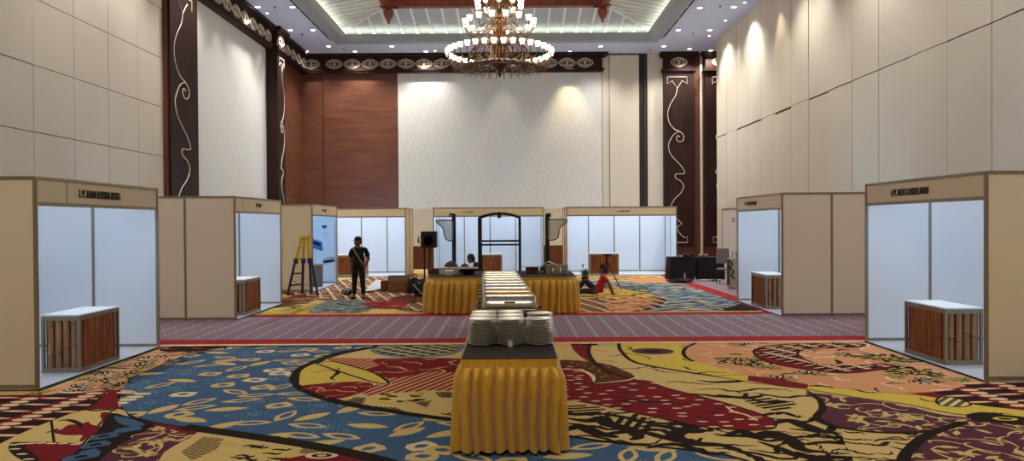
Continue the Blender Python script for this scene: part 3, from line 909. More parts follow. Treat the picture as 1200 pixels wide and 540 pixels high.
pu = region([(945, 461), (1000, 467), (1060, 476), (1110, 488), (1200, 495), (1340, 510), (1340, 620), (1100, 600), (1058, 541), (1066, 528), (1085, 512), (1040, 509), (985, 503), (957, 491), (963, 480), (960, 470)], K_pur, 3)
vines(pu, .34, K_cream, .022)
cm = region([(1000, 541), (985, 504), (1040, 509), (1090, 507), (1128, 497), (1087, 512), (1066, 528), (1058, 541), (1055, 600), (1000, 600)], K_cream, 2)
swirls(cm, .2, .14, .02, K_dark, -.2, .5)
pxrib([(1130, 496), (1087, 511), (1068, 526), (1058, 541), (1054, 570)], .05, K_dark, False)
pxrib([(945, 458), (960, 469), (964, 480), (957, 491), (975, 500), (1000, 506)], .04, K_dark)
pxrib([(960, 492), (985, 502), (1030, 508), (1085, 507), (1125, 497)], .035, K_dark)
rib1 = region([(812, 424), (850, 434), (880, 442), (947, 452), (1000, 458), (1070, 463), (1140, 475), (1200, 482), (1320, 492), (1320, 512), (1200, 493), (1120, 486), (1060, 474), (1000, 466), (947, 457), (900, 451), (875, 448), (820, 437)], K_yel, 3)
swirls(rib1, .5, .18, .018, K_dark, -.2, .9)
region([(877, 441), (912, 445), (947, 451.5), (946, 456.5), (910, 452.5), (876, 447)], K_red, 0)
region([(1132, 488), (1150, 484), (1175, 487), (1205, 491), (1205, 499), (1170, 497), (1145, 495)], K_dark, 3)
p = fz(1178, 492)[:2]; layer(); oval(p, .12, .07, 0, K_yel, 10); layer(); oval(p, .07, .04, 0, K_dark, 10)
lv = region([(1097, 470), (1105, 466), (1125, 469), (1138, 475), (1125, 478), (1102, 476)], K_pale, 3); layer(); hatch(lv, .8, .09, .025, K_green)
outline([(1097, 470), (1105, 466), (1125, 469), (1138, 475), (1125, 478), (1102, 476)], .014, K_dark, 3)
# beyond the runner
far_l = to_world([(300, 367), (500, 367), (500, 330), (420, 324), (325, 345)])
lf = region([(330, 340), (420, 326), (500, 324), (505, 340), (500, 366), (440, 358), (380, 352), (345, 347)], K_red, 3); batik_check(lf, .3, .27)
swirls(lf, .5, .2, .035, K_pale, .3, .6); swirls(lf, .7, .2, .03, K_bred, .3, .6)
bw = region([(290, 368), (330, 349), (370, 347), (360, 355), (325, 360)], K_brown, 2); swirls(bw, .35, .2, .03, K_red, .2, .8); swirls(bw, .5, .2, .03, K_cream, .2, .8)
region([(312, 367), (318, 362), (335, 363), (338, 367)], K_yel, 3); region([(338, 362), (372, 359), (378, 363), (350, 368)], K_yel, 3); swirls(to_world([(310, 367), (375, 367), (378, 358), (330, 352)]), .4, .2, .04, K_brown, 0, 1)
gb = region([(372, 358), (385, 353), (415, 351), (430, 356), (432, 364), (400, 368), (362, 368)], K_grbl, 3); swirls(gb, .28, .14, .03, K_dark, .7, .3); swirls(gb, .35, .14, .02, K_cream, .7, .3)
br = region([(425, 356), (450, 353), (478, 354), (470, 361), (440, 362)], K_bred, 2); swirls(br, .35, .15, .03, K_dark, .2, .8); swirls(br, .5, .15, .02, K_pink, .2, .8)
region([(455, 350), (490, 345), (500, 352), (480, 356)], K_brown, 2)
sw = to_world([(310, 367), (500, 367), (500, 345), (330, 348)]); swirls(sw, .9, .25, .04, K_dark, 0, .6)
rb = region([(740, 341), (800, 334), (870, 352), (868, 365), (740, 367), (765, 360), (779, 353), (775, 346)], K_blue, 2)
rb = region([(640, 322), (735, 330), (800, 331), (890, 360), (868, 367), (740, 368), (640, 368)], K_blue, 0)
layer()
for p in scatter(rb, .36): almond(p, .22, .09, (rnd.random() - .5) * 1.6, K_cream if rnd.random() < .5 else K_ltblue)
layer()
for p in scatter(rb, .5): almond(p, .2, .05, (rnd.random() - .5) * 1.6, K_dark)
cw = region([(640, 323), (700, 321), (780, 321), (796, 328), (770, 331), (700, 329), (640, 330)], K_cream, 2); swirls(cw, .5, .3, .06, K_brown, 0, .7); swirls(cw, .7, .3, .06, K_yel, 0, .7); swirls(cw, .9, .4, .05, K_bred, 0, .7)
region([(735, 329), (750, 326), (780, 325), (795, 330), (770, 332), (745, 332)], K_pink, 2)
yo = region([(640, 336), (700, 335), (750, 341), (779, 350), (776, 357), (755, 365), (700, 368), (640, 368)], K_dark, 3)
yo = region([(640, 337), (700, 336), (745, 341), (775, 349), (773, 356), (752, 364), (700, 367), (640, 368)], K_red, 3); batik_check(yo, .25, .35)
region([(640, 344), (690, 350), (740, 349), (768, 347), (745, 341), (700, 338), (640, 338)], K_yel, 3); yq = to_world([(640, 344), (690, 350), (740, 349), (768, 347), (745, 341), (700, 338), (640, 338)]); swirls(yq, .4, .25, .05, K_brown, .3, .8); swirls(yq, .6, .3, .05, K_pink, .3, .8); swirls(yq, .7, .2, .04, K_dark, .3, .8)
po = region([(712, 362), (708, 356), (725, 351), (755, 350), (765, 355), (750, 363), (725, 366)], K_pink, 3); swirls(po, .32, .16, .04, K_brown, 0, 1); swirls(po, .6, .16, .04, K_red, 0, 1); swirls(po, .6, .16, .03, K_cream, 0, 1)
region([(855, 367), (862, 358), (895, 353), (960, 360), (1010, 367)], K_dark, 2)
sw = to_world([(500, 335), (700, 323), (780, 322), (500, 322)]); swirls(sw, .8, .25, .05, K_brown, 0, .6)
layer()
def rect(x0, x1, y0, y1, ma): wpoly([(x0, y0), (x1, y0), (x1, y1), (x0, y1)], ma)
rect(XL - .2, 11.4, 11.9, 12.12, K_pale)
layer(); rect(XL - .2, 11.4, 12.05, 16.0, K_border)
layer(); rect(XL - .2, 11.4, 12.55, 15.55, K_run)
layer(); rect(5.35, 11.4, 15.9, 31.9, K_border)
layer(); rect(5.75, 11.4, 15.5, 31.9, K_run)
layer(); rect(XL - .2, 5.35, 16.0, 16.15, K_yel)
ZF = zc_() + .0006
fl_ = cp.build('floor', smooth=False)
struct(fl_, 'patterned carpet with grey runner')
# ------------------------------------------------------------------ exhibition booths
BH = 2.5
def booth(L_, D_, loc, rz, label, txt, txtpos, nolamp=False, poster=None, ink=None, tint=1.0, seam=None, tubeoff=.35):
    t = thing('exhibition_booth', label, 'exhibition booth', loc, rz, None)
    def post(x, y):
        mb = MB()
        mb.box(x - .02, x + .02, y - .02, y + .02, 0, BH, M_alu, b=.005)
        return mb.build('post', t)
    xs = list(range(int(L_) + 1)); ys = list(range(int(D_) + 1))
    for x in (0, L_):
        for y in ys: post(x, y)
    for x in xs[1:-1]: post(x, D_)
    # wall panels, beige outside, white inside
    def panel(x0, y0, x1, y1, outer):
        mb = MB(); e = .02
        if y0 == y1:
            mb.box(x0 + e, x1 - e, y0 - .004, y0 + .004, .06, BH - .04, M_beige, side={'y-': M_white if outer == 'y+' else M_beige, 'y+': M_beige})
            mb.box(x0 + e, x1 - e, y0 - .012, y0 + .012, .02, .06, M_alu); mb.box(x0 + e, x1 - e, y0 - .012, y0 + .012, BH - .04, BH, M_alu)
        else:
            mb.box(x0 - .004, x0 + .004, y0 + e, y1 - e, .06, BH - .04, M_beige, side={'x-': M_beige if outer == 'x-' else M_white, 'x+': M_white if outer == 'x-' else M_beige})
            mb.box(x0 - .012, x0 + .012, y0 + e, y1 - e, .02, .06, M_alu); mb.box(x0 - .012, x0 + .012, y0 + e, y1 - e, BH - .04, BH, M_alu)
        return mb.build('wall_panel', t)
    for i in range(int(L_)): panel(i, D_, i + 1, D_, 'y+')
    for j in range(int(D_)):
        panel(0, j, 0, j + 1, 'x-'); panel(L_, j, L_, j + 1, 'x+')
    mb = MB(); mb.box(.02, L_ - .02, -.004, .004, BH - .30, BH - .04, M_head)
    if seam: mb.box(seam - .008, seam + .008, -.008, .006, BH - .3, BH - .04, M_alu)
    fb = mb.build('fascia_board', t)
    mb = MB(); mb.box(.02, L_ - .02, -.014, .014, BH - .04, BH, M_alu); mb.box(.02, L_ - .02, -.014, .014, BH - .345, BH - .30, M_alu)
    mb.build('fascia_rail', t)
    mb = MB(); mb.box(.0, L_, -.03, D_ - .02, .0, .018, M_mat, side={'y-': M_blackline}); mb.box(0, L_, -.034, -.03, 0, .012, M_blackline); o = mb.build('floor_mat', t)
    if txt:
        x0, w, z0, h = txtpos
        text(txt, fb, 'lettering', w, h, ink or M_ink, Matrix(((1, 0, 0, x0), (0, 0, 1, -.012), (0, 1, 0, z0), (0, 0, 0, 1))), off=.014)
    # fluorescent tube fixed behind the fascia board
    n = 2 if L_ > 3 else 1
    for k in range(n):
        c = L_ * (k + .5) / n
        mb = MB(); mb.box(c - .64, c + .64, .016, .06, BH - .09, BH - .03, M_rib); th_ = mb.build('tube_holder', t)
        mb = MB(); mb.tube([(c - .6, .08, BH - .03), (c + .6, .08, BH - .03)], .016, M_tube, n=8); mb.build('fluorescent_tube', th_)
    return t
def bx0(px, Y): return fy(px, 260, Y).x
bL1 = booth(3, 2, (-5.57, 8.78, ZF), R(90), 'nearest booth on the left, beige shell with 3. PT. lettering and a bamboo counter', '3. PT. BUANA INTIPRIMA MEDIKA', (.87, 1.02, BH - .225, .105), seam=.62)
bL2 = booth(3, 2, (-5.57, 15.09, ZF), R(90), 'second booth on the left, between the nearest one and the ladder', 'PT. MM', (1.25, .32, BH - .20, .08), ink=M_inkb, seam=.45)
bR1 = booth(3, 2, (5.62, 11.90, ZF), R(-90), 'nearest booth on the right, beige shell with 4. PT. lettering and a bamboo counter', '4. PT. MEDICA SUKSES ABADI', (.78, 1.0, BH - .225, .10))
bR2 = booth(3, 2, (5.45, 18.15, ZF), R(-90), 'second booth on the right, behind the nearest right booth', 'PT. MEDI UTAMA', (.62, .85, BH - .21, .085), ink=M_inkb)
bL3 = booth(3, 2, (-5.68, 21.35, ZF), R(90), 'third booth on the left, behind the ladder, with a blue building banner inside', 'PT. MM', (1.1, .5, BH - .21, .085), ink=M_inkb)
YF = 27.35
bB1 = booth(4, 2, (bx0(475, YF) - 4, YF, ZF), 0, 'far booth at the left of the back row, behind the standing man', None, None)
bB2 = booth(4, 2, (bx0(508, YF), YF, ZF), 0, 'far booth in the middle of the back row, behind the arched black frame', '7. PT. SURYA MED', (1.03, .44, BH - .2, .062), ink=M_ink)
bB3 = booth(4, 2, (bx0(664, YF), YF, ZF), 0, 'far booth at the right of the back row, behind the person in red', '6. PT. MEDIKA UTAMA', (1.83, .46, BH - .2, .062), ink=M_ink)
# banner in the third left booth: on its near-side view it covers the far side wall
def banner(x0, x1, y, name, label):
    t = thing(name, label, 'banner', (x0, y, ZF))
    w = x1 - x0
    b1 = mat('banner_sky', (172, 206, 236), .5, noise=.1, nscale=1.3); b2 = mat('banner_blue', (40, 92, 176), .5); b3 = mat('banner_pale', (196, 218, 240), .5)
    b4 = mat('banner_grey', (128, 150, 190), .5)
    mb = MB(); mb.box(0, w, -.006, 0, .06, 2.15, b1); mb.build('banner_cloth', t)
    mb = MB()
    def q(pts, ma): mb.prism([((.54 + .46 * u) * w, -.008, z) for u, z in pts], (0, -.002, 0), ma)
    q([(0, 1.5), (.52, 1.36), (.56, 1.05), (0, 1.2)], b2); q([(.05, 1.42), (.44, 1.3), (.47, 1.22), (.05, 1.33)], b1)
    for u in (.18, .36, .5): q([(u, .5), (u + .02, .5), (u + .02, 1.15), (u, 1.15)], b3)
    q([(.55, .62), (1, .7), (1, .86), (.9, .88), (.55, .8)], b4); q([(.58, .66), (.97, .72), (.97, .78), (.58, .74)], b3)
    for k in range(5):
        for j in range(3): q([(.6 + k * .08, .15 + j * .15), (.65 + k * .08, .15 + j * .15), (.65 + k * .08, .25 + j * .15), (.6 + k * .08, .25 + j * .15)], b3)
    q([(0, .1), (.45, .1), (.5, .45), (0, .5)], b4)
    mb.build('printed_building', t)
    mb = MB()
    for a in range(3): mb.ell((w * (.80 + .025 * a), -.012, 1.85 - .02 * (a % 2)), (.035, .003, .05), M_navy, n=8)
    mb.box(w * .8, w * .88, -.012, -.008, 1.62, 1.635, b4); mb.box(w * .81, w * .87, -.012, -.008, 1.57, 1.585, b4); mb.box(w * .82, w * .88, -.012, -.008, 1.52, 1.535, b4)
    mb.build('emblem', t)
    return t
banner(-7.6, -5.74, 24.29, 'building_banner', 'blue banner printed with a building, inside the third left booth')
# grey bin
P = fz(372.5, 337)
t = thing('storage_drum', 'grey round bin standing behind the ladder in the third left booth', 'bin', (-5.98, 22.9, ZF + .02))
mb = MB(); mb.lathe([(.17, 0), (.19, .02), (.2, .66)], M_grey, n=20); mb.build('drum', t, smooth=True)
mb = MB(); mb.lathe([(.215, .64), (.215, .69), (.0, .72)], M_alu, n=20); mb.build('lid', t, smooth=True)

# ------------------------------------------------------------------ bamboo counters
def bamboo_mat(name, a, b_):
    ma = wood(name, a, b_, sc=(1, 1, .25), scale=11, rough=.45); return ma
M_bam1 = bamboo_mat('bamboo_brown', (134, 98, 70), (176, 136, 100)); M_bam2 = bamboo_mat('bamboo_red', (128, 72, 44), (164, 98, 62))
def counter(w, d, h, loc, rz, label, coarse_side, simple=False):
    """w along the aisle; front is local -y, sides are x faces"""
    t = thing('bamboo_counter', label, 'counter', loc, rz)
    mb = MB(); e = .018
    for x in (e, w - e):
        for y in (e, d - e): mb.box(x - e, x + e, y - e, y + e, 0, h - .02, M_alu)
    for z in (.03, h - .05):
        mb.box(2 * e, w - 2 * e, .006, .03, z - .03, z + .03, M_alu); mb.box(2 * e, w - 2 * e, d - .03, d - .006, z - .03, z + .03, M_alu)
        for x in (.006, w - .03): mb.box(x, x + .024, 2 * e, d - 2 * e, z - .03, z + .03, M_alu)
    mb.build('frame', t)
    mb = MB(); mb.box(0, w, 0, d, h - .02, h, M_white, b=.004); mb.build('countertop', t)
    def pole(x, y, r, z0, z1, ma, mb):
        prof = [(r, z0)]; z = z0
        z = z0 + rnd.random() * .3 + .08
        while z < z1 - .06:
            prof += [(r * .96, z - .025), (r * 1.12, z - .008), (r * .8, z), (r * 1.1, z + .008), (r * .96, z + .025)]
            z += .28 + rnd.random() * .2
        prof.append((r, z1)); mb.lathe(prof, ma, n=10, c=(x, y, 0))
    mb = MB(); n = int(round(w / .095)); s = (w - .09) / n
    for k in range(n): pole(.045 + s * (k + .5), .045 + rnd.random() * .008, s * .42, .06, h - .08, M_bam2, mb)
    mb.box(.02, w - .02, .085, .09, .05, h - .06, M_blackline)
    mb.build('bamboo_front', t, smooth=True)
    for x, sgn in ((.05, 1), (w - .05, -1)):
        mb = MB(); n = 4; s = (d - .09) / n
        for k in range(n): pole(x + rnd.random() * .008, .045 + s * (k + .5), s * .43, .06, h - .08, M_bam1, mb)
        mb.box(x + sgn * .042, x + sgn * .047, .01, d - .01, .05, h - .06, M_blackline)
        mb.build('bamboo_side', t, smooth=True)
    return t
zf = ZF + .018
counter(.98, .5, .75, (-5.60, 9.70, zf), R(90), 'bamboo-fronted white-topped counter in the nearest left booth', 0)
counter(1.0, .5, .75, (-5.62, 15.75, zf), R(90), 'bamboo-fronted white-topped counter in the second left booth', 0)
counter(1.02, .5, .75, (5.67, 10.85, zf), R(-90), 'bamboo-fronted white-topped counter in the nearest right booth', 0)
counter(1.0, .5, .75, (5.49, 17.25, zf), R(-90), 'bamboo-fronted white-topped counter in the second right booth', 0)
for px0, px1, lab in ((394, 428, 'bamboo-fronted counter in the far left booth, partly behind the standing man'), (561, 588, 'bamboo-fronted counter in the far middle booth, behind the steel food warmers'), (691, 725, 'bamboo-fronted counter in the far right booth, behind the camera tripod')):
    Y = 27.42
    counter(bx0(px1, Y) - bx0(px0, Y), .5, .78, (bx0(px0, Y), Y, zf), 0, lab, 0)

# ------------------------------------------------------------------ buffet tables
def skirt(mb, path, z0, z1, flare, amp, ma, pitch=.09, band=.07, closed=True):
    """path: closed ccw polygon on the table edge, pleats grow downward"""
    pts = [Vector((p[0], p[1])) for p in path]; n = len(pts)
    seg = []; 
    for i in range(n if closed else n - 1):
        a, b_ = pts[i], pts[(i + 1) % n]; l = (b_ - a).length; k = max(1, int(l / .008))
        d = (b_ - a).normalized(); nn = Vector((d.y, -d.x))
        for q in range(k): seg.append((a + (b_ - a) * q / k, nn))
    m_ = len(seg)
    # smooth the outward normals round the corners
    nrm = []
    for i in range(m_):
        v = Vector((0, 0))
        for q in range(-8, 9): v += seg[(i + q) % m_][1]
        nrm.append(v.normalized())
    lv = [(z1, 0, 0, 0), (z1 - band, .004, .0, 0), (z1 - band - .02, .01, .35, 0), (z1 - band - .09, .08, .8, 0), (z1 - .3, .35, .95, 0), ((z0 + z1) / 2, .6, 1, 0), (z0 + .15, .85, 1.1, 0), (z0, 1, 1.25, 0)]
    s = 0; ph = []; pr = []
    phase = 0; cur = pitch
    for i in range(m_):
        s += .008
        phase += .008 / cur
        if phase > 1: phase -= 1; cur = pitch * (.75 + rnd.random() * .6)
        ph.append(phase); pr.append(rnd.random())
    g = lambda p: math.sin(PI * p) ** .75
    vs = []; fs = []
    for z, fl, am, _ in lv:
        for i in range(m_):
            wob = .012 * math.sin(i * .05 + z * 3) * am
            sh = int(2.5 * math.sin(z * 5 + i * .011)) 
            o_ = flare * fl + 1.35 * amp * am * g(ph[(i + sh) % m_]) + wob * .6 + (.004 if am else .008)
            p = seg[i][0] + nrm[i] * max(o_, .003)
            vs.append((p.x, p.y, z + (.008 * math.sin(i * .3) if z == z0 else 0)))
    for j in range(len(lv) - 1):
        for i in range(m_):
            k = (i + 1) % m_
            fs.append((j * m_ + i, (j + 1) * m_ + i, (j + 1) * m_ + k, j * m_ + k))
    mb.raw(vs, fs, ma)
def rrect(x0, x1, y0, y1, r, n=6):
    out = []
    rr = r if isinstance(r, (list, tuple)) else [r] * 4
    for (cx, cy, a0, q) in ((x1 - rr[0], y0 + rr[0], -90, rr[0]), (x1 - rr[1], y1 - rr[1], 0, rr[1]), (x0 + rr[2], y1 - rr[2], 90, rr[2]), (x0 + rr[3], y0 + rr[3], 180, rr[3])):
        for k in range(n + 1):
            a = R(a0 + 90 * k / n); out.append((cx + q * math.cos(a), cy + q * math.sin(a)))
    return out
def buffet(path, h, label, flare, amp, pitch, loc=(0, 0), band=.07):
    t = thing('buffet_table', label, 'table', (loc[0], loc[1], ZF))
    mb = MB(); mb.prism([(x, y, h - .03) for x, y in path], (0, 0, .03), M_btop); mb.build('tabletop', t)
    mb = MB(); skirt(mb, path, .012, h - .006, flare, amp, M_gold, pitch, band); mb.build('skirt', t, smooth=True)
    mb = MB()
    for x in (min(p[0] for p in path) + .3, max(p[0] for p in path) - .3):
        for y in (min(p[1] for p in path) + .3, max(p[1] for p in path) - .3): mb.tube([(x, y, 0), (x, y, h - .03)], .02, M_black)
    mb.build('leg_frame', t)
    return t
TH = .78
buffet(rrect(-.40, .40, 0, 1.72, .012, 2), TH, 'gold-skirted buffet table nearest the viewer, carrying the plate stacks', .0, .062, .088, (-.03, 6.30))
for k, lab in enumerate(('gold-skirted table between the plate stacks and the nearest food warmers', 'gold-skirted table under the middle food warmers', 'gold-skirted table under the farthest food warmers')):
    buffet(rrect(-.40, .40, 0, 1.72, .012, 2), TH, lab, .0, .05, .09, (-.06 - .035 * k, 8.26 + 1.93 * k))
tl = buffet(rrect(-.78, .75, 0, 2.1, (.06, .06, .5, .35)), .77, 'gold-skirted table left of the food warmers with black top', .0, .07, .13, (-1.06, 15.95), .06)
tr = buffet(rrect(-.73, .62, 0, 2.1, (.35, .5, .06, .06)), .77, 'gold-skirted table right of the food warmers with stacked white bowls', .0, .07, .13, (.76, 15.95), .06)

# ------------------------------------------------------------------ plates
def plate():
    mb = MB()
    mb.lathe([(0.0, 0.004), (.075, .003), (.08, 0), (.085, .004), (.128, .0165), (.131, .018), (.128, .0195), (.09, .009), (.0, .008)], M_porc, n=40)
    return mb.build('dinner_plate', smooth=True)
zt = ZF + TH
pp = None
for i, (x, y, n, nm) in enumerate(((-.285, 7.03, 13, 'front left stack'), (-.02, 7.03, 13, 'front middle stack, the one behind the small card holder'), (.25, 7.03, 13, 'front right stack'),
                                   (-.285, 7.30, 13, 'second left stack'), (-.02, 7.30, 13, 'second middle stack'), (-.285, 7.58, 13, 'rear left stack'), (-.02, 7.58, 13, 'rear middle stack'), (.27, 7.45, 13, 'rear right stack'))):
    for k in range(n):
        if pp is None: o = pp = plate()
        else: o = pp.copy(); C.objects.link(o)
        o.location = (x + (rnd.random() - .5) * .008, y + (rnd.random() - .5) * .008, zt + k * .0188)
        top = k == n - 1
        tag(o, ('topmost white plate of the ' if top else 'white plate below the topmost in the ') + nm, 'plate', None if top else 'white plates in the ' + nm.split(',')[0])
        if not top: o['label'] = 'white plate under the top one in the ' + nm.split(',')[0]
P = fz(598, 409, TH)
t = thing('card_holder', 'small silver card holder standing in front of the middle plate stack', 'card holder', (P.x, 6.80, zt + .001))
mb = MB(); mb.box(-.022, .022, -.012, .012, 0, .006, M_steel); mb.build('foot', t)
mb = MB(); mb.prism([(-.024, -.008, .004), (.024, -.008, .004), (.030, -.008, .08), (-.030, -.008, .08)], (0, .012, 0), M_steel); mb.build('pocket', t)
mb = MB(); mb.box(-.02, .02, -.010, -.0085, .018, .066, M_porc); mb.build('card', t)

# ------------------------------------------------------------------ chafing dishes
def dome(mb, hx, hy, z0, h, ma, n=10, ex=.16):
    """rectangular lid with rounded shoulders"""
    vs = []; fs = []; N = 32
    for j in range(n + 1):
        t_ = j / n; sc = math.cos(t_ * PI / 2) ** .5 if j < n else 0.0
        z = z0 + h * math.sin(t_ * PI / 2)
        for k in range(N):
            a = 2 * PI * (k + .5) / N
            c, s = math.cos(a), math.sin(a)
            x = hx * math.copysign(abs(c) ** ex, c); y = hy * math.copysign(abs(s) ** ex, s)
            vs.append((x * (1 - .16 * t_ ** 2) * (1 if j < n else .93), y * max(sc, .02), z))
    for j in range(n):
        for k in range(N): fs.append((j * N + k, j * N + (k + 1) % N, (j + 1) * N + (k + 1) % N, (j + 1) * N + k))
    fs.append(tuple(n * N + k for k in range(N)))
    mb.raw(vs, fs, ma)
def chafer():
    t = thing('chafing_dish', '', 'food warmer', (0, 0, 0))
    w, d = .31, .2
    for sx in (-1, 1):
        for sy in (-1, 1):
            mb = MB(); x, y = sx * w, sy * d
            mb.tube([(x * .98, y, .16), (x * 1.02, y * .98, .10), (x * 1.0, y * .95, .04), (x * 1.07, y * 1.0, .0)], [.013, .012, .011, .016], M_steel, n=8); mb.build('leg', t, smooth=True)
    mb = MB()
    q = rrect(-w, w, -d, d, .03, 4)
    for z in (.155, .05): mb.tube([(x, y, z) for x, y in q + [q[0]]], .009 if z > .1 else .006, M_steel, n=6)
    mb.build('stand', t, smooth=True)
    mb = MB(); mb.prism([(x * .96, y * .94, .10) for x, y in q], (0, 0, .085), M_steel); mb.prism([(x * 1.02, y * 1.03, .175) for x, y in q], (0, 0, .012), M_steel); mb.build('water_pan', t)
    mb = MB(); dome(mb, w * 1.0, d * 1.0, .188, .125, M_steel); lid = mb.build('lid', t, smooth=True)
    mb = MB(); mb.tube([(-.06, -.17, .235), (-.06, -.205, .245), (.06, -.205, .245), (.06, -.17, .235)], .007, M_steel, n=6); mb.build('lid_handle', lid, smooth=True)
    for x in (-.14, .14):
        mb = MB(); mb.lathe([(.04, 0), (.042, .05), (.03, .055), (.03, .06)], M_steel, n=14, c=(x, 0, 0)); mb.build('burner', t, smooth=True)
    for sx in (-1, 1):
        mb = MB(); mb.tube([(sx * w, -.06, .17), (sx * (w + .05), -.05, .165), (sx * (w + .05), .05, .165), (sx * w, .06, .17)], .008, M_black, n=6); mb.build('side_handle', t, smooth=True)
    return t
cp0 = chafer()
ordn = ['nearest', 'second nearest', 'third nearest', 'fourth nearest', 'middle', 'fourth farthest', 'third farthest', 'second farthest', 'farthest']
NC = 9
for k in range(NC):
    t = cp0 if k == 0 else copy_tree(cp0)
    y = 8.62 + .52 * k
    t.location = (-.03 - .022 * k, y, zt + .005)
    t['label'] = '%s of the polished steel food warmers lined up on the gold-skirted tables' % ordn[k]
    t['group'] = 'steel food warmers in a row'
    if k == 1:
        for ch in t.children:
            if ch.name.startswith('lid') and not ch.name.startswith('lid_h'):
                ch.data = ch.data.copy(); ch.data.materials[0] = mat('gold_reflection_lid', (214, 158, 84), .22, 1); ch['label'] = 'gold-toned lid'  # warm reflection on this steel lid is put into its base colour

# ------------------------------------------------------------------ things on the side tables
z7 = ZF + .771
def on(px, py, z=.77): return fz(px, py, z)
def obj1(name, label, cat, loc, parts, rz=0, group=None):
    t = thing(name, label, cat, loc, rz, group)
    for nm, fn in parts:
        mb = MB(); fn(mb); mb.build(nm, t, smooth=True)
    return t
Yl = 16.45
def X(px, Y): return fy(px, 300, Y).x
# left table
def f(mb):
    mb.box(-.2, .2, -.13, .13, 0, .09, M_porc, b=.01); mb.box(-.21, .21, -.14, .14, .085, .1, M_porc, b=.004)
t = thing('serving_warmer', 'white rectangular tray stand at the left end of the left gold table', 'tray', (X(526, 17.0), 17.0, z7))
mb = MB(); mb.box(-.21, .21, -.14, .14, 0, .14, M_porc, b=.012); mb.build('body', t)
mb = MB(); mb.box(-.225, .225, -.155, .155, .14, .152, M_porc, b=.005); mb.build('rim', t)
t = thing('serving_pot', 'round white pot with dark knob, in front of the white tray stand', 'pot', (X(526.5, 16.6), 16.6, z7))
mb = MB(); mb.lathe([(.09, 0), (.105, .01), (.11, .09), (.115, .095), (.11, .1)], M_porc, n=24); mb.build('pot', t, smooth=True)
mb = MB(); mb.lathe([(.112, .1), (.09, .12), (.0, .13)], M_porc, n=24); lid = mb.build('lid', t, smooth=True)
mb = MB(); mb.lathe([(.008, .128), (.008, .165), (.02, .17), (.02, .18), (0, .185)], M_black, n=12); mb.build('knob', lid, smooth=True)
t = thing('salad_bowl', 'deep black bowl under a white rectangular tray on the left gold table', 'bowl', (X(548.5, 16.75), 16.75, z7))
mb = MB(); mb.lathe([(.10, 0), (.12, .01), (.19, .14), (.18, .14), (.11, .03), (0, .02)], M_pot, n=28); mb.build('bowl', t, smooth=True)
tag((lambda o: (setattr(o, 'location', (X(548, 16.75), 16.75, z7 + .141)), o)[1])((lambda mb: (mb.box(-.23, .23, -.15, .15, 0, .012, M_porc), mb.box(-.23, .23, -.15, -.14, .01, .03, M_porc), mb.box(-.23, .23, .14, .15, .01, .03, M_porc), mb.box(-.23, -.22, -.15, .15, .01, .03, M_porc), mb.box(.22, .23, -.15, .15, .01, .03, M_porc), mb.build('serving_tray'))[-1])(MB())), 'white rectangular tray lying on top of the black bowl', 'tray')
t = thing('crate', 'low dark crate at the outer end of the left gold table', 'box', (X(509, 17.2), 17.2, z7))
mb = MB(); mb.box(-.14, .14, -.1, .1, 0, .008, M_cardd)
for a in ((-.14, .14, -.1, -.092), (-.14, .14, .092, .1), (-.14, -.132, -.1, .1), (.132, .14, -.1, .1)): mb.box(*a, 0, .12, M_cardd)
mb.build('crate_body', t)
mb = MB(); mb.box(-.13, .13, -.09, .09, .09, .12, M_black); mb.build('contents', t)
for i, (px, r, h, lab) in enumerate(((528.5, .19, .25, 'dark woven dome cover on the left gold table, left of the two'), (544.5, .13, .19, 'lower dark woven dome cover on the left gold table, right of the two'))):
    t = thing('dome_cover', lab, 'food cover', (X(px, 17.55), 17.55 + .02 * i, z7))
    mb = MB(); mb.lathe([(r, 0), (r, .02)] + [(r * math.cos(a), .02 + h * math.sin(a)) for a in [PI / 2 * k / 8 for k in range(1, 8)]] + [(0, .02 + h)], mat('dark_wicker', (46, 34, 26), .7, noise=.4, nscale=60), n=24); mb.build('dome', t, smooth=True)
    mb = MB(); mb.ell((0, 0, h + .03), (.012, .012, .012), M_black, 8); mb.build('knob', t)
# right table
t = thing('serving_warmer', 'dark box on the right gold table, under a white tray', 'box', (X(623.5, 16.9), 16.9, z7))
mb = MB(); mb.box(-.14, .14, -.12, .12, 0, .16, M_cardd, b=.006); mb.build('body', t)
mb = MB(); mb.box(-.145, .145, -.125, .125, .1, .125, M_black); mb.build('band', t)
mb = MB(); mb.box(-.24, .24, -.15, .15, 0, .014, M_porc, b=.004); mb.box(-.24, -.225, -.15, .15, .01, .035, M_porc); mb.box(.225, .24, -.15, .15, .01, .035, M_porc)
o = mb.build('serving_tray'); o.location = (X(623, 16.9), 16.9, z7 + .161); tag(o, 'white rectangular tray lying on the dark box of the right gold table', 'tray')
for i, (px, n, Y) in enumerate(((643.5, 6, 16.6), (652.5, 5, 16.5), (661.5, 6, 16.6))):
    lab = ('left', 'middle', 'right')[i]
    for k in range(n):
        mb = MB(); mb.lathe([(.05, 0), (.055, .004), (.086, .05), (.089, .052), (.086, .054), (.05, .012), (0, .008)], M_porc, n=22)
        o = mb.build('soup_bowl', smooth=True); o.location = (X(px, Y), Y, z7 + k * .036)
        if k == n - 1: tag(o, 'topmost white bowl of the %s stack on the right gold table' % lab, 'bowl')
        else: tag(o, 'white bowl under the top one of the %s stack on the right gold table' % lab, 'bowl', 'white bowls of the %s stack' % lab)
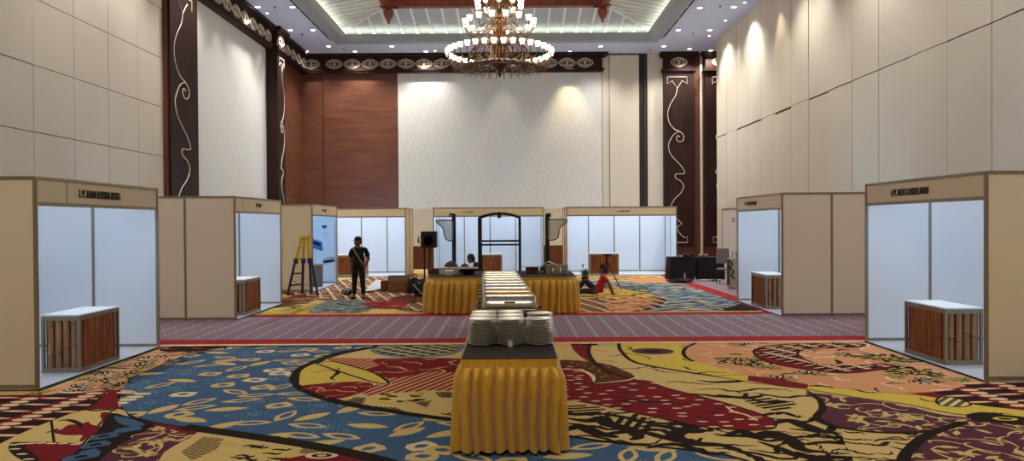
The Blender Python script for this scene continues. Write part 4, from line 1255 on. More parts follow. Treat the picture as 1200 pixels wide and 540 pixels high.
# folded napkin over the left bowls
mb = MB()
N = 12
vs = []; fs = []
for i in range(N + 1):
    for j in range(7):
        u = i / N; v = j / 6
        vs.append((X(641, 16.6) + u * .30 - .05, 16.5 + v * .16, z7 + .236 + .055 * math.exp(-((u - .3) / .25) ** 2) + .01 * math.sin(9 * u + 5 * v) - (.015 * u)))
for i in range(N):
    for j in range(6): fs.append((i * 7 + j, (i + 1) * 7 + j, (i + 1) * 7 + j + 1, i * 7 + j + 1))
mb.raw(vs, fs, M_porc); o = mb.build('napkin', smooth=True)
md = o.modifiers.new('s', 'SOLIDIFY'); md.thickness = .008
tag(o, 'crumpled white cloth napkin lying over the stacked bowls on the right table', 'napkin')
t = thing('ladle_pot', 'small black pot with white spots beside the bowls on the right gold table', 'pot', (X(636.8, 17.1), 17.1, z7))
mb = MB(); mb.lathe([(.06, 0), (.075, .02), (.08, .12), (.05, .17), (.055, .19)], M_pot, n=18); mb.build('pot', t, smooth=True)
mb = MB(); mb.ell((-.035, -.085, .04), (.03, .015, .03), M_porc, 8); mb.ell((.0, -.03, .2), (.03, .03, .03), M_porc, 8); mb.build('spoon_rest', t)

# ------------------------------------------------------------------ black service frames
FY = 18.3
# centre arch: two frames, front and rear, joined
t = thing('arched_frame', 'tall black metal arched frame standing behind the steel food warmers', 'frame')
def W(px, py, Y): return fy(px, py, Y)
xa, xb = X(561.5, FY), X(609.5, FY); za = W(560, 256, FY).z; zm = W(585, 250.5, FY).z; zr = W(585, 285, FY).z
t.location = (0, FY, ZF)
def arch(y, n_):
    mb = MB()
    pts = [(xa + (xb - xa) * k / 16, y, za + (zm - za) * math.sin(PI * k / 16) ** .8) for k in range(17)]
    mb.tube(pts, .026, M_black, n=8); mb.build('arch_bar', t, smooth=True)
    for x in (xa, xb):
        mb = MB(); mb.tube([(x, y, 0), (x, y, za)], .028, M_black, n=8); mb.build('upright', t, smooth=True)
    for z in ((zr + .04, zr - .05) if n_ == 0 else (zr + .02,)):
        mb = MB(); mb.tube([(xa, y, z), (xb, y, z)], .022, M_black, n=8); mb.build('crossbar', t, smooth=True)
arch(0, 0); arch(1.1, 1)
for x in (xa, xb):
    for z in (za, zr, .12):
        mb = MB(); mb.tube([(x, 0, z), (x, 1.1, z)], .02, M_black, n=6); mb.build('side_bar', t)
mb = MB(); mb.box((xa + xb) / 2 - .05, (xa + xb) / 2 + .04, -.03, .03, zm - .12, zm - .02, M_black); mb.tube([((xa + xb) / 2, 0, zm), ((xa + xb) / 2, 0, zm + .05)], .01, M_black); mb.build('clamp', t)
def guard(pxp, pts, hook, lab, mir):
    Y = FY + .1
    t = thing('sneeze_guard', lab, 'food guard', (0, Y, ZF))
    top = W(pxp, 252, Y).z
    for i, dx in enumerate((0, .09)):
        x = X(pxp, Y) + dx * (1 if mir else -1) * .7
        mb = MB(); mb.tube([(x, i * .3, 0), (x, i * .3, top)], .03, M_black, n=8); mb.build('upright', t, smooth=True)
    x = X(pxp, Y); hx = X(hook, Y)
    mb = MB(); mb.tube([(x, 0, top - .06), (x, 0, top), (hx, 0, top + .02), (hx, 0, top - .06)], .026, M_black, n=8); mb.build('hook', t)
    p = spline([(X(a, Y), 0, W(a, b_, Y).z) for a, b_ in pts], 5, closed=False)
    mb = MB(); mb.tube([tuple(q) for q in p], .014, M_black, n=6); mb.build('panel_frame', t, smooth=True)
    p2 = [(q[0], -.003, q[2]) for q in p]
    mb = MB(); mb.prism(p2, (0, .006, 0), M_glass); mb.build('glass_panel', t)
    mb = MB(); mb.tube([(x, -.25, .05), (x, 0, .12), (x, .45, .05)], .03, M_black); mb.tube([(x, -.25, .04), (x, .5, .04)], .035, M_black); mb.build('foot', t)
guard(533, [(533, 259), (513, 259), (513, 262), (519, 268), (521, 276), (523, 281), (528, 283), (533, 283)], 527.5, 'black post with curved glass food guard, left of the arched frame', False)
guard(640.5, [(640.5, 258), (663, 258), (663, 262), (656, 268), (655, 275), (653, 280), (648, 282), (640.5, 282)], 645, 'black post with curved glass food guard, right of the arched frame', True)

# ------------------------------------------------------------------ loudspeaker on stand
Y = 18.6
t = thing('loudspeaker', 'black loudspeaker box on a stand, left of the gold tables', 'speaker', (X(503.5, Y), Y, W(500, 290, Y).z))
mb = MB(); mb.box(-.2, .19, -.17, .17, 0, .40, M_black, b=.02); mb.build('cabinet', t)
mb = MB(); mb.lathe([(0, 0), (.12, 0), (.13, .012), (.14, 0)], mat('speaker_cone', (30, 30, 34), .6), n=20, xf=Matrix.Translation((0, -.172, .17)) @ Matrix.Rotation(R(90), 4, 'X')); mb.build('woofer', t)
mb = MB(); mb.tube([(-.2, 0, .12), (-.27, -.05, .12), (-.27, -.05, .26), (-.2, 0, .26)], .012, M_black); mb.ell((-.26, -.1, .17), (.03, .03, .05), M_grey, 8); mb.build('side_bracket', t)
zs_ = W(500, 290, Y).z
t = thing('speaker_stand', 'thin black stand with two uprights under the loudspeaker', 'stand', (X(503.5, Y), Y, ZF))
for dx in (-.13, .0):
    mb = MB(); mb.tube([(dx, 0, .05), (dx, 0, zs_ - ZF - .001)], .02, M_black); mb.build('pole', t)
for a in (100, 220, 340):
    mb = MB(); mb.tube([(-.06, 0, .5), (-.06 + .45 * math.cos(R(a)), .45 * math.sin(R(a)), .012)], .013, M_black); mb.build('leg', t)

# ------------------------------------------------------------------ chandelier
CY_ = 20.0; CX_ = W(585.5, 60, CY_).x
t = thing('chandelier', 'large brass chandelier with three tiers of lit glass shades', 'chandelier', (CX_, CY_, 0))
mb = MB()
zb = W(586, 91, CY_).z
mb.lathe([(0, zb), (.03, zb + .03), (.05, zb + .1), (.03, zb + .14), (.1, zb + .2), (.2, zb + .3), (.22, zb + .36), (.16, zb + .42), (.1, zb + .5), (.17, zb + .62), (.22, zb + .8), (.16, zb + .95), (.09, zb + 1.0), (.13, zb + 1.05), (.16, zb + 1.15), (.13, zb + 1.3), (.07, zb + 1.4), (.11, zb + 1.46), (.14, zb + 1.58), (.08, zb + 1.7), (.06, zb + 1.9), (.1, zb + 2.0), (.08, zb + 2.1), (.03, zb + 2.3), (.02, ZI + .6)], M_bronze, n=20)
mb.build('stem', t, smooth=True)
mb = MB()
for k in range(16):
    a = 2 * PI * k / 16
    f = lambda r_, z: (r_ * math.cos(a), r_ * math.sin(a), z)
    mb.tube([f(.12, zb + .3), f(.26, zb + .45), f(.24, zb + .7), f(.14, zb + .95)], .012, M_brass, n=5)
    mb.tube([f(.08, zb + 1.0), f(.17, zb + 1.15), f(.15, zb + 1.4), f(.07, zb + 1.6)], .012, M_brass, n=5)
mb.build('stem_cage', t, smooth=True)
tiers = [(1.38, W(586, 62, CY_).z + .0, 36, zb + .42, .42), (.92, W(586, 27, CY_).z, 16, zb + 1.12, .34), (.60, W(586, 6, CY_).z, 10, zb + 1.75, .22)]
for ti, (rr_, zt_, n, z0, sag) in enumerate(tiers):
    arm0 = sh0 = None
    for k in range(n):
        a = 2 * PI * (k + .5) / n
        if arm0 is None:
            mb = MB()
            q = spline([(.1, 0, z0 + .05), (rr_ * .25, 0, z0 + (.18 if ti else .0)), (rr_ * .5, 0, z0 + (.1 if ti else -.06)), (rr_ * .78, 0, zt_ - sag * .95), (rr_ * .97, 0, zt_ - sag * .62), (rr_, 0, zt_ - .08)], 4, closed=False)
            mb.tube(q, .014, M_bronze, n=6)
            if ti == 0:
                q = spline([(.16, 0, z0 + .42), (.45, 0, z0 + .52), (.72, 0, z0 + .32), (.86, 0, z0 + .02), (.7, 0, z0 - .1), (.6, 0, z0 - .02), (.68, 0, z0 + .06)], 4, closed=False)
                mb.tube(q, .012, M_bronze, n=5)
                q = spline([(1.05, 0, zt_ - .38), (1.18, 0, zt_ - .46), (1.27, 0, zt_ - .37), (1.2, 0, zt_ - .29), (1.14, 0, zt_ - .34)], 4, closed=False)
                mb.tube(q, .007, M_bronze, n=5)
            else:
                q = spline([(.12, 0, z0 + .3), (rr_ * .4, 0, z0 + .34), (rr_ * .62, 0, z0 + .1), (rr_ * .5, 0, z0)], 4, closed=False)
                mb.tube(q, .010, M_bronze, n=5)
            mb.lathe([(.012, -.10), (.04, -.085), (.045, -.07), (.02, -.06)], M_brass, n=10, c=(rr_, 0, zt_))
            arm0 = o = mb.build('arm', t, smooth=True)
        else: o = arm0.copy(); C.objects.link(o)
        o.rotation_euler = (0, 0, a)
        if sh0 is None:
            mb = MB(); s = 1.0 if ti == 0 else 1.08
            mb.lathe([(.025 * s, -.07 * s), (.05 * s, -.05 * s), (.058 * s, 0), (.07 * s, .05 * s), (.078 * s, .06 * s), (.06 * s, .05 * s), (.045 * s, -.03 * s)], M_shade, n=10)
            sh0 = o = mb.build('shade', t, smooth=True)
        else: o = sh0.copy(); C.objects.link(o)
        o.location = (rr_ * math.cos(a), rr_ * math.sin(a), zt_)
mb = MB()
for rr_, z in ((.3, zb + .34), (.24, zb + .62)):
    mb.tube([(rr_ * math.cos(2 * PI * k / 48), rr_ * math.sin(2 * PI * k / 48), z) for k in range(49)], .016, M_bronze, n=6)
mb.build('hoop', t, smooth=True)
lamp('POINT', (0, 0, tiers[0][1] + .25), 520, (1, .84, .64), t, size=.9)
lamp('POINT', (0, 0, tiers[1][1] + .3), 140, (1, .80, .55), t, size=.6)
# added fill light, unseen above the camera, in place of a presumed next chandelier
lamp('POINT', (-.3, 1.5, 6.6), 420, (1, .92, .8), None, size=1.2)
# ------------------------------------------------------------------ ladder
t = thing('step_ladder', 'yellow-topped folding ladder with navy lower legs in front of the third left booth', 'ladder')
LYr = 20.75
A = lambda px, py, Y: fy(px, py, Y)
top = A(358, 278, LYr).z
t.location = (0, LYr, ZF)
hw = .20
def lx(px): return fy(px, 300, LYr).x
mid = A(358, 307, LYr).z
apex = lx(358)
# the A shape is seen nearly side-on: front pair leans left, rear pair leans right, treads run away from the viewer
for nm, px_f, y0, sgn in (('front', 340, -.28, -1), ('rear', 374.5, .0, 1)):
    for j, dy in enumerate((-.24, .16)):
        xf = lx(px_f + (0 if j == 0 else 12 * (1 if sgn < 0 else -1)))
        xt = apex + sgn * .06
        xm = xt + (xf - xt) * .42
        zm_ = top * .58
        dt = dy * .55
        mb = MB(); mb.tube([(xf, dy, 0.02), (xm, dy * .8, zm_ + .08)], .036, M_navy, n=6); mb.build('lower_rail', t)
        mb = MB(); mb.tube([(xm + (xf - xm) * .12, dy * .8 + .0, zm_ - .06), (xt, dt, top)], .034, M_yel, n=6); mb.build('upper_rail', t)
        mb = MB(); mb.box(xm - .055, xm + .055, dy * .8 - .045, dy * .8 + .045, zm_ - .08, zm_ + .06, M_navy, b=.01); mb.build('joint_block', t)
        mb = MB(); mb.box(xf - .045, xf + .045, dy - .04, dy + .04, 0, .03, M_black); mb.build('foot', t)
    for k, s in enumerate((.16, .36, .62, .82)):
        z = top * s
        xx = []
        for j, dy in enumerate((-.24, .16)):
            xf = lx(px_f + (0 if j == 0 else 12 * (1 if sgn < 0 else -1))); xt = apex + sgn * .06
            xx.append((xf + (xt - xf) * s, dy + (dy * .55 - dy) * s, z))
        mb = MB(); mb.tube(xx, .024, M_navy if s < .55 else M_yel, n=6); mb.build('rung', t)
mb = MB(); mb.box(apex - .12, apex + .12, -.17, .13, top - .03, top + .03, M_yel, b=.01); mb.build('top_cap', t)
mb = MB(); mb.tube([(apex - .28, -.2, top * .24), (apex - .1, -.25, top * .16), (apex + .12, -.2, top * .17), (apex + .27, -.2, top * .26)], .008, M_grey); mb.build('spreader_strap', t)

# ------------------------------------------------------------------ people
def skin_mesh(nodes, edges, root=0, sub=2):
    me = bpy.data.meshes.new('tmp'); me.from_pydata([n[0] for n in nodes], edges, [])
    o = bpy.data.objects.new('tmp', me); C.objects.link(o)
    md = o.modifiers.new('skin', 'SKIN'); md.use_smooth_shade = True; md.branch_smoothing = .4
    for i, n in enumerate(nodes):
        r_ = n[1] if isinstance(n[1], tuple) else (n[1], n[1])
        o.data.skin_vertices[0].data[i].radius = r_
    o.data.skin_vertices[0].data[root].use_root = True
    ms = o.modifiers.new('sub', 'SUBSURF'); ms.levels = sub; ms.render_levels = sub
    dg = bpy.context.evaluated_depsgraph_get()
    r_ = bpy.data.meshes.new_from_object(o.evaluated_get(dg)); bpy.data.objects.remove(o)
    return r_
def chain(*ids): return [(ids[i], ids[i + 1]) for i in range(len(ids) - 1)]
def add_me(mb, me, ma):
    mb.raw([v.co.copy() for v in me.vertices], [tuple(p.vertices) for p in me.polygons], ma)
def figure(label, loc, J, shirt, trou, sleeve=.5, hair=True, face=(0, -1, 0), rz=0, shoe=None):
    """J: joint name -> point (m).  One skinned surface for the body, garments as separate shells."""
    t = thing('person', label, 'person', loc, rz)
    V = {k: Vector(v) for k, v in J.items()}
    N = []; idx = {}
    def ad(k, p, r_): idx[k] = len(N); N.append((tuple(p), r_)); return idx[k]
    ad('pel', V['pel'], (.12, .09)); ad('wai', V['wai'], (.115, .085)); ad('che', V['che'], (.14, .095)); ad('nek', V['nek'], .055); ad('hb', V['nek'] + (V['hed'] - V['nek']) * .45, .052)
    ad('cla', V['nek'] * .72 + V['che'] * .28, (.10, .07)); E_ = [(0, 1), (1, 2), (2, 5), (5, 3), (3, 4)]
    for s in 'LR':
        sh, el, wr = V['sh' + s], V['el' + s], V['wr' + s]; hp, kn, an, to = V['hp' + s], V['kn' + s], V['an' + s], V['to' + s]
        a = ad('sh' + s, sh, .052); b_ = ad('el' + s, el, .038); c = ad('wr' + s, wr, .026)
        m1 = ad('m1' + s, (sh + el) / 2, .045); m2 = ad('m2' + s, el + (wr - el) * .35, .037)
        E_ += [(5, a), (a, m1), (m1, b_), (b_, m2), (m2, c)]
        d = (wr - el).normalized(); pm = ad('pm' + s, wr + d * .055, (.036, .018)); E_.append((c, pm))
        h_ = ad('hp' + s, hp, .085); k_ = ad('kn' + s, kn, .056); an_ = ad('an' + s, an, .038); to_ = ad('to' + s, to, .034)
        t1 = ad('t1' + s, (hp + kn) / 2, .075); c1 = ad('c1' + s, kn + (an - kn) * .3, .055)
        E_ += [(0, h_), (h_, t1), (t1, k_), (k_, c1), (c1, an_), (an_, to_)]
    body = MB(); add_me(body, skin_mesh(N, E_), M_skin)
    # head, kept in the same mesh
    hc = V['hed']; fd = Vector(face).normalized(); sd = fd.cross(Vector((0, 0, 1))).normalized(); uz = sd.cross(fd)
    HX = Matrix(((sd.x, -fd.x, uz.x, hc.x), (sd.y, -fd.y, uz.y, hc.y), (sd.z, -fd.z, uz.z, hc.z), (0, 0, 0, 1)))
    body.ell((0, .005, .02), (.076, .096, .11), M_skin, 18, HX); body.ell((0, -.035, -.05), (.058, .055, .055), M_skin, 14, HX)
    body.ell((0, -.098, -.008), (.013, .02, .02), M_skin, 8, HX)
    for s in (-1, 1): body.ell((s * .077, .01, 0), (.01, .018, .028), M_skin, 8, HX)
    # five fingers on each hand
    for s in 'LR':
        wr, el = V['wr' + s], V['el' + s]; d = (wr - el).normalized(); sdv = d.cross(Vector((0, 1, 0)))
        sdv = Vector((0, 1, 0)) if sdv.length < .3 else Vector((0, 1, 0)) - d * d.y; sdv.normalize(); cu = d.cross(sdv) * (1 if s == 'L' else -1)
        for q, (off, ln) in enumerate(((-.027, .062), (-.009, .074), (.009, .07), (.026, .055))):
            b0 = wr + d * .075 + sdv * off
            body.tube([b0, b0 + d * ln * .45, b0 + d * ln * .8 + cu * .01, b0 + d * ln + cu * .02], [.009, .0085, .008, .006], M_skin, n=6)
        b0 = wr + d * .03 - sdv * .03
        body.tube([b0, b0 + d * .02 - sdv * .02, b0 + d * .05 - sdv * .03], [.012, .010, .007], M_skin, n=6)
    body.build('body', t, smooth=True)
    f_ = MB()
    for s in (-1, 1): f_.ell((s * .03, -.078, .012), (.014, .008, .006), M_porc, 8, HX); f_.ell((s * .03, -.086, .012), (.006, .004, .006), M_black, 6, HX)
    f_.build('eyes', t)
    f_ = MB(); f_.ell((0, -.085, -.058), (.022, .008, .006), mat('lip', (96, 52, 46), .5), 8, HX); f_.build('mouth', t)
    # shirt
    Ns = []; Es = []
    def a2(p, r_): Ns.append((tuple(p), r_)); return len(Ns) - 1
    p00 = a2(V['pel'] - (V['wai'] - V['pel']) * .25, (.17, .135)); p0 = a2(V['pel'] + (V['wai'] - V['pel']) * .3, (.168, .13)); p1 = a2(V['wai'], (.158, .12)); pc = a2(V['che'], (.172, .125)); p2 = a2(V['nek'] * .72 + V['che'] * .28, (.135, .10)); p3 = a2(V['nek'] * .98 + V['che'] * .02, .066)
    Es += chain(p00, p0, p1, pc, p2, p3)
    for s in 'LR':
        sh, el = V['sh' + s], V['el' + s]
        a = a2(sh, .074); b_ = a2(sh + (el - sh) * sleeve, .066); c = a2(sh + (el - sh) * (sleeve + .18), .064)
        Es += [(p2, a), (a, b_), (b_, c)]
    mb = MB(); add_me(mb, skin_mesh(Ns, Es), shirt); mb.build('shirt', t, smooth=True)
    Ns = []; Es = []
    p0 = a2(V['wai'] + (V['pel'] - V['wai']) * .12, (.142, .108)); p1 = a2(V['pel'], (.15, .115)); Es.append((p0, p1))
    for s in 'LR':
        hp, kn, an = V['hp' + s], V['kn' + s], V['an' + s]
        a = a2(hp, .10); b_ = a2((hp + kn) / 2, .09); c = a2(kn, .074); d_ = a2(kn + (an - kn) * .4, .068); e = a2(kn + (an - kn) * .93, .06)
        Es += [(p1, a), (a, b_), (b_, c), (c, d_), (d_, e)]
    mb = MB(); add_me(mb, skin_mesh(Ns, Es), trou); mb.build('trousers', t, smooth=True)
    for s in 'LR':
        an, to = V['an' + s], V['to' + s]; d_ = (to - an); d_ = Vector((d_.x, d_.y, 0)).normalized(); sdv = Vector((-d_.y, d_.x, 0))
        mb = MB(); c = an * .55 + to * .45
        SX = Matrix(((sdv.x, d_.x, 0, c.x), (sdv.y, d_.y, 0, c.y), (0, 0, 1, 0), (0, 0, 0, 1)))
        mb.ell((0, 0, to.z + .012), (.046, .135, .04), shoe or M_black, 12, SX); mb.build('shoe', t, smooth=True)
    if hair:
        mb = MB(); mb.ell((0, .018, .045), (.086, .1, .1), M_hair, 16, HX); mb.ell((0, .05, 0), (.08, .07, .09), M_hair, 12, HX); mb.build('hair', t, smooth=True)
    return t, HX, V
P = fz(420.5, 351.5)
hgt = (fy(420, 279, P.y).z)
print('man height', hgt)
k = hgt / 1.70
S = lambda x, y, z: (x * k, y * k, z * k)
J = dict(pel=S(0, 0, .93), wai=S(0, .0, 1.08), che=S(.0, .0, 1.30), nek=S(0, .0, 1.45), hed=S(-.01, -.02, 1.58),
         shL=S(-.185, 0, 1.38), elL=S(-.235, .03, 1.10), wrL=S(-.215, .0, .86), shR=S(.185, 0, 1.38), elR=S(.27, .07, 1.12), wrR=S(.20, -.05, .92),
         hpL=S(-.09, 0, .88), knL=S(-.11, -.02, .50), anL=S(-.13, .03, .10), toL=S(-.16, -.13, .035), hpR=S(.09, 0, .88), knR=S(.11, -.01, .50), anR=S(.125, .04, .10), toR=S(.15, -.12, .035))
t, HX, V = figure('person in black T-shirt, cap and trousers standing on the carpet by the ladder', (P.x, P.y, ZF), J, M_tee, M_jean, face=(-.75, -.66, 0), hair=False, sleeve=.62)
mb = MB(); mb.lathe([(.088, 0), (.089, .03), (.078, .075), (.045, .10), (0, .108)], M_tee, n=20, c=(0, .005, .035), xf=HX, sx=1, sy=1.1)
mb.prism([(x, y, .04) for x, y in [(-.075, -.06), (-.06, -.13), (-.03, -.16), (.03, -.16), (.06, -.13), (.075, -.06)]], (0, 0, .010), mat('cap_peak', (120, 92, 50), .8), HX); mb.build('cap', t, smooth=False)
mb = MB(); mb.ell((0, .03, .0), (.078, .08, .07), M_hair, 12, HX); mb.build('hair', t, smooth=True)
q = spline([S(-.10, .03, 1.455), S(-.11, -.1, 1.40), S(0, -.165, 1.22), S(.10, -.17, 1.06), S(.15, -.13, .98)], 5, closed=False)
mb = MB(); mb.tube(q, .013, mat('bag_strap', (150, 136, 118), .8), n=6); mb.build('bag_strap', t, smooth=True)
mb = MB(); mb.box(.11 * k, .19 * k, -.19 * k, -.11 * k, .90 * k, 1.0 * k, M_cardd, b=.012); mb.build('belt_bag', t)
mb = MB(); mb.box(-.09 * k, .07 * k, -.142 * k, -.120 * k, 1.262 * k, 1.272 * k, M_grey); mb.build('shirt_print', t)
# person in red, sitting on the carpet, leaning back on the hands
P = fz(702, 347.5)
J = dict(pel=(0, 0, .12), wai=(.02, .0, .26), che=(.09, .0, .44), nek=(.135, 0, .57), hed=(.10, 0, .70),
         shL=(.10, -.17, .52), elL=(.27, -.20, .30), wrL=(.34, -.2, .09), shR=(.12, .17, .52), elR=(.28, .2, .30), wrR=(.36, .2, .09),
         hpL=(-.06, -.09, .12), knL=(-.42, -.10, .15), anL=(-.70, -.14, .09), toL=(-.80, -.18, .05), hpR=(-.06, .09, .13), knR=(-.36, .10, .42), anR=(-.60, .12, .10), toR=(-.72, .10, .04))
t, HX, V = figure('person in a red T-shirt and dark trousers sitting on the carpet, leaning back', (P.x, P.y, ZF), J, M_redtee, M_greytr, face=(-1, .1, -.1), sleeve=.45)
# crouching person in black by the middle booth
Y = 20.2
P = Vector((fy(556, 300, Y).x, Y, 0))
hz = fy(551, 303, Y).z
s_ = .62
z0 = hz - .86
J = dict(pel=(.20, 0, .40), wai=(.18, 0, .55), che=(.10, 0, .74), nek=(.0, 0, .86), hed=(-.10, 0, .96),
         shL=(.06, -.17, .81), elL=(-.12, -.2, .50), wrL=(-.22, -.1, .66), shR=(.06, .17, .81), elR=(-.14, .16, .52), wrR=(-.34, .08, .50),
         hpL=(.14, -.1, .39), knL=(-.26, -.14, .50), anL=(-.10, -.14, .10), toL=(-.24, -.14, .03), hpR=(.14, .1, .39), knR=(-.26, .14, .52), anR=(-.12, .14, .10), toR=(-.26, .14, .03))
figure('person in black crouching behind the left gold table, seen in profile', (P.x, P.y, ZF), J, M_tee, M_jean, face=(-.95, -.1, -.3), sleeve=.8)
o = thing('low_stool', 'low black stool under the crouching person', 'stool', (P.x + .19, P.y, ZF))
mb = MB(); mb.lathe([(.14, .24), (.14, .27)], M_black, n=16); mb.build('seat', o)
for a in (45, 135, 225, 315):
    mb = MB(); mb.tube([(.1 * math.cos(R(a)), .1 * math.sin(R(a)), .24), (.14 * math.cos(R(a)), .14 * math.sin(R(a)), 0)], .012, M_black); mb.build('leg', o)

# ------------------------------------------------------------------ camera tripod
P = fz(712, 349); Yt = 21.2
ht = fy(712, 301, Yt).z
cx0 = fy(711, 300, Yt).x
t = thing('camera_tripod', 'thin black tripod standing behind the person in red', 'tripod', (cx0, Yt, ZF))
for a, px in ((200, 697), (340, 729), (90, 712)):
    ex = fy(px, 300, Yt).x - cx0
    mb = MB(); mb.tube([(0, 0, ht - .12), (ex * .9, .5 * math.sin(R(a)), .01)], [.016, .01], M_black, n=6); mb.build('leg', t)
mb = MB(); mb.tube([(0, 0, ht * .5), (0, 0, ht)], .016, M_black); mb.ell((0, 0, ht - .13), (.04, .04, .05), M_black, 8); mb.build('centre_column', t)
t = thing('video_camera', 'flat black device mounted on top of the tripod', 'camera', (cx0, Yt, ZF + ht))
mb = MB(); mb.prism([(-.12, -.05, .05), (.14, -.05, .05), (.11, -.05, -.0), (-.06, -.05, .0)], (0, .1, 0), M_black); mb.build('body', t)
mb = MB(); mb.box(-.14, .15, -.06, .06, .05, .062, M_navy); mb.build('screen', t)

# ------------------------------------------------------------------ plant
P = fz(684, 331)
t = thing('potted_plant', 'small leafy green plant in a dark pot behind the person in red', 'plant', (P.x, 23.8, ZF))
mb = MB(); mb.lathe([(.08, 0), (.12, .2), (.13, .21), (.11, .2), (0, .18)], M_pot, n=16); mb.build('pot', t, smooth=True)
mb = MB()
for k in range(60):
    a = rnd.random() * 6.28; e = rnd.random(); l = .1 + .12 * rnd.random()
    b0 = Vector((.07 * math.cos(a) * rnd.random(), .07 * math.sin(a), .2 + .12 * rnd.random()))
    d = Vector((math.cos(a) * (1 - e * .6), math.sin(a) * (1 - e * .6), .4 + e)).normalized(); s = d.cross(Vector((0, 0, 1))).normalized() * .035
    mb.prism([b0, b0 + d * l * .5 + s, b0 + d * l, b0 + d * l * .5 - s], (0, .0, .003), M_green)
mb.build('foliage', t)
mb = MB(); mb.tube([(0, 0, .2), (-.04, 0, .4), (-.07, 0, .58)], .008, M_green); mb.ell((-.07, 0, .56), (.03, .03, .06), M_green, 8); mb.tube([(0, 0, .2), (.05, 0, .42)], .008, M_green); mb.build('stem', t)
o = MB(); o.box(-.16, .16, -.1, .1, 0, .14, M_navy, b=.02); o = o.build('tool_case'); o.location = (fy(675, 300, 22.5).x, 22.5, ZF); tag(o, 'low navy case on the carpet between the right gold table and the plant', 'case')

# ------------------------------------------------------------------ boxes and bags, left of the gold tables
Yc = 21.2
x0, x1 = fy(455, 300, Yc).x, fy(479.5, 300, Yc).x; zt_ = fy(467, 323, Yc).z
t = thing('cardboard_box', 'larger brown cardboard box on the carpet left of the loudspeaker', 'box', ((x0 + x1) / 2, Yc, ZF))
w = (x1 - x0) / 2
mb = MB(); 
for a in ((-w, w, -.18, -.172), (-w, w, .172, .18), (-w, -w + .008, -.172, .172), (w - .008, w, -.172, .172)): mb.box(*a, 0, zt_ * .66, M_card)
mb.box(-w, w, -.18, .18, 0, .008, M_card); mb.build('box_body', t)
mb = MB(); mb.prism([(-w, -.18, zt_ * .66), (w, -.18, zt_ * .66), (w, -.02, zt_ * .98), (-w, -.02, zt_ * .98)], (0, .006, .003), M_cardd); mb.prism([(-w, .18, zt_ * .66), (w, .18, zt_ * .66), (w, .0, zt_ * .99), (-w, .0, zt_ * .99)], (0, .006, .003), M_cardd); mb.build('flap', t)
x0, x1 = fy(446.5, 300, Yc + .2).x, fy(454.5, 300, Yc + .2).x
t = thing('cardboard_box', 'smaller dark cardboard box against the left side of the larger one', 'box', ((x0 + x1) / 2, Yc + .25, ZF))
mb = MB(); mb.box((x0 - x1) / 2, (x1 - x0) / 2, -.15, .15, 0, .3, M_cardd, b=.004); mb.build('box_body', t)
mb = MB(); mb.box(-.02, .02, -.152, .152, .02, .302, M_card); mb.build('tape', t)
def blob(name, label, cat, c, r_, ma, parent=None, seed=0, rough=.25):
    rr = random.Random(seed); bm = bmesh.new(); bmesh.ops.create_icosphere(bm, subdivisions=3, radius=1)
    ph = [rr.random() * 6 for _ in range(6)]
    for v in bm.verts:
        p = v.co.copy(); f = 1 + rough * (.5 * math.sin(3 * p.x + ph[0]) * math.sin(3.3 * p.y + ph[1]) + .3 * math.sin(6 * p.z + 5 * p.x + ph[2]) + .2 * math.sin(9 * p.y + 4 * p.z + ph[3]))
        v.co = Vector((p.x * r_[0] * f, p.y * r_[1] * f, max(p.z * f, -.75) * r_[2] + r_[2] * .75))
    mb = MB(); mb.bm(bm, ma); o = mb.build(name, smooth=True)
    o.location = c
    if parent: o.parent = parent
    else: tag(o, label, cat)
    return o
t = thing('duffel_bag', 'black bag beside the larger cardboard box', 'bag', (fy(485, 300, 20.9).x, 20.9, ZF))
blob('bag_body', '', '', (0, 0, 0), (.2, .18, .24), M_bcloth, t, 3)
mb = MB(); mb.tube(spline([(-.1, -.1, .36), (-.05, -.12, .5), (.08, -.12, .5), (.12, -.1, .34)], 4, False), .012, M_black); mb.build('handle', t)
t = thing('duffel_bag', 'black bag with grey straps under the loudspeaker stand', 'bag', (fy(493, 300, 19.9).x, 19.9, ZF))
blob('bag_body', '', '', (0, 0, 0), (.2, .2, .26), M_bcloth, t, 8)
mb = MB(); mb.tube([(-.16, -.2, .30), (-.02, -.24, .16), (.1, -.22, .03)], .02, M_alu); mb.tube([(-.2, -.1, .3), (.02, -.16, .36)], .015, M_alu); mb.tube([(.12, -.15, .2), (.0, -.22, .06)], .018, M_alu); mb.build('strap', t)
t = thing('cable_bag', 'striped dark bag slumped on the carpet left of the standing man', 'bag', (fy(406, 300, 20.4).x, 20.4, ZF))
blob('bag_body', '', '', (0, 0, 0), (.15, .14, .11), M_bcloth, t, 5)
mb = MB()
for k in range(4): mb.tube(spline([(-.13 + .06 * k, -.12, .03), (-.10 + .06 * k, -.15, .12), (-.05 + .06 * k, -.06, .2)], 4, False), .008, M_porc, n=5)
mb.build('stripes', t)
# white plastic sheet
mb = MB(); vs = []; fs = []; N = 16
a, b_, c, d = [fz(*q) for q in ((424, 345), (455, 338), (470, 330), (440, 330))]
for i in range(N + 1):
    for j in range(N + 1):
        u, v = i / N, j / N
        p = (a * (1 - u) + b_ * u) * (1 - v) + (d * (1 - u) + c * u) * v
        vs.append((p.x, p.y, ZF + .012 + .02 * (1 + math.sin(u * 9 + v * 4) * math.cos(v * 11 - u * 3))))
for i in range(N):
    for j in range(N): fs.append((i * (N + 1) + j, (i + 1) * (N + 1) + j, (i + 1) * (N + 1) + j + 1, i * (N + 1) + j + 1))
mb.raw(vs, fs, mat('plastic_sheet', (206, 204, 210), .4)); tag(mb.build('plastic_sheet', smooth=True), 'crumpled white plastic sheet lying on the carpet between man and far left booth', 'plastic sheet')

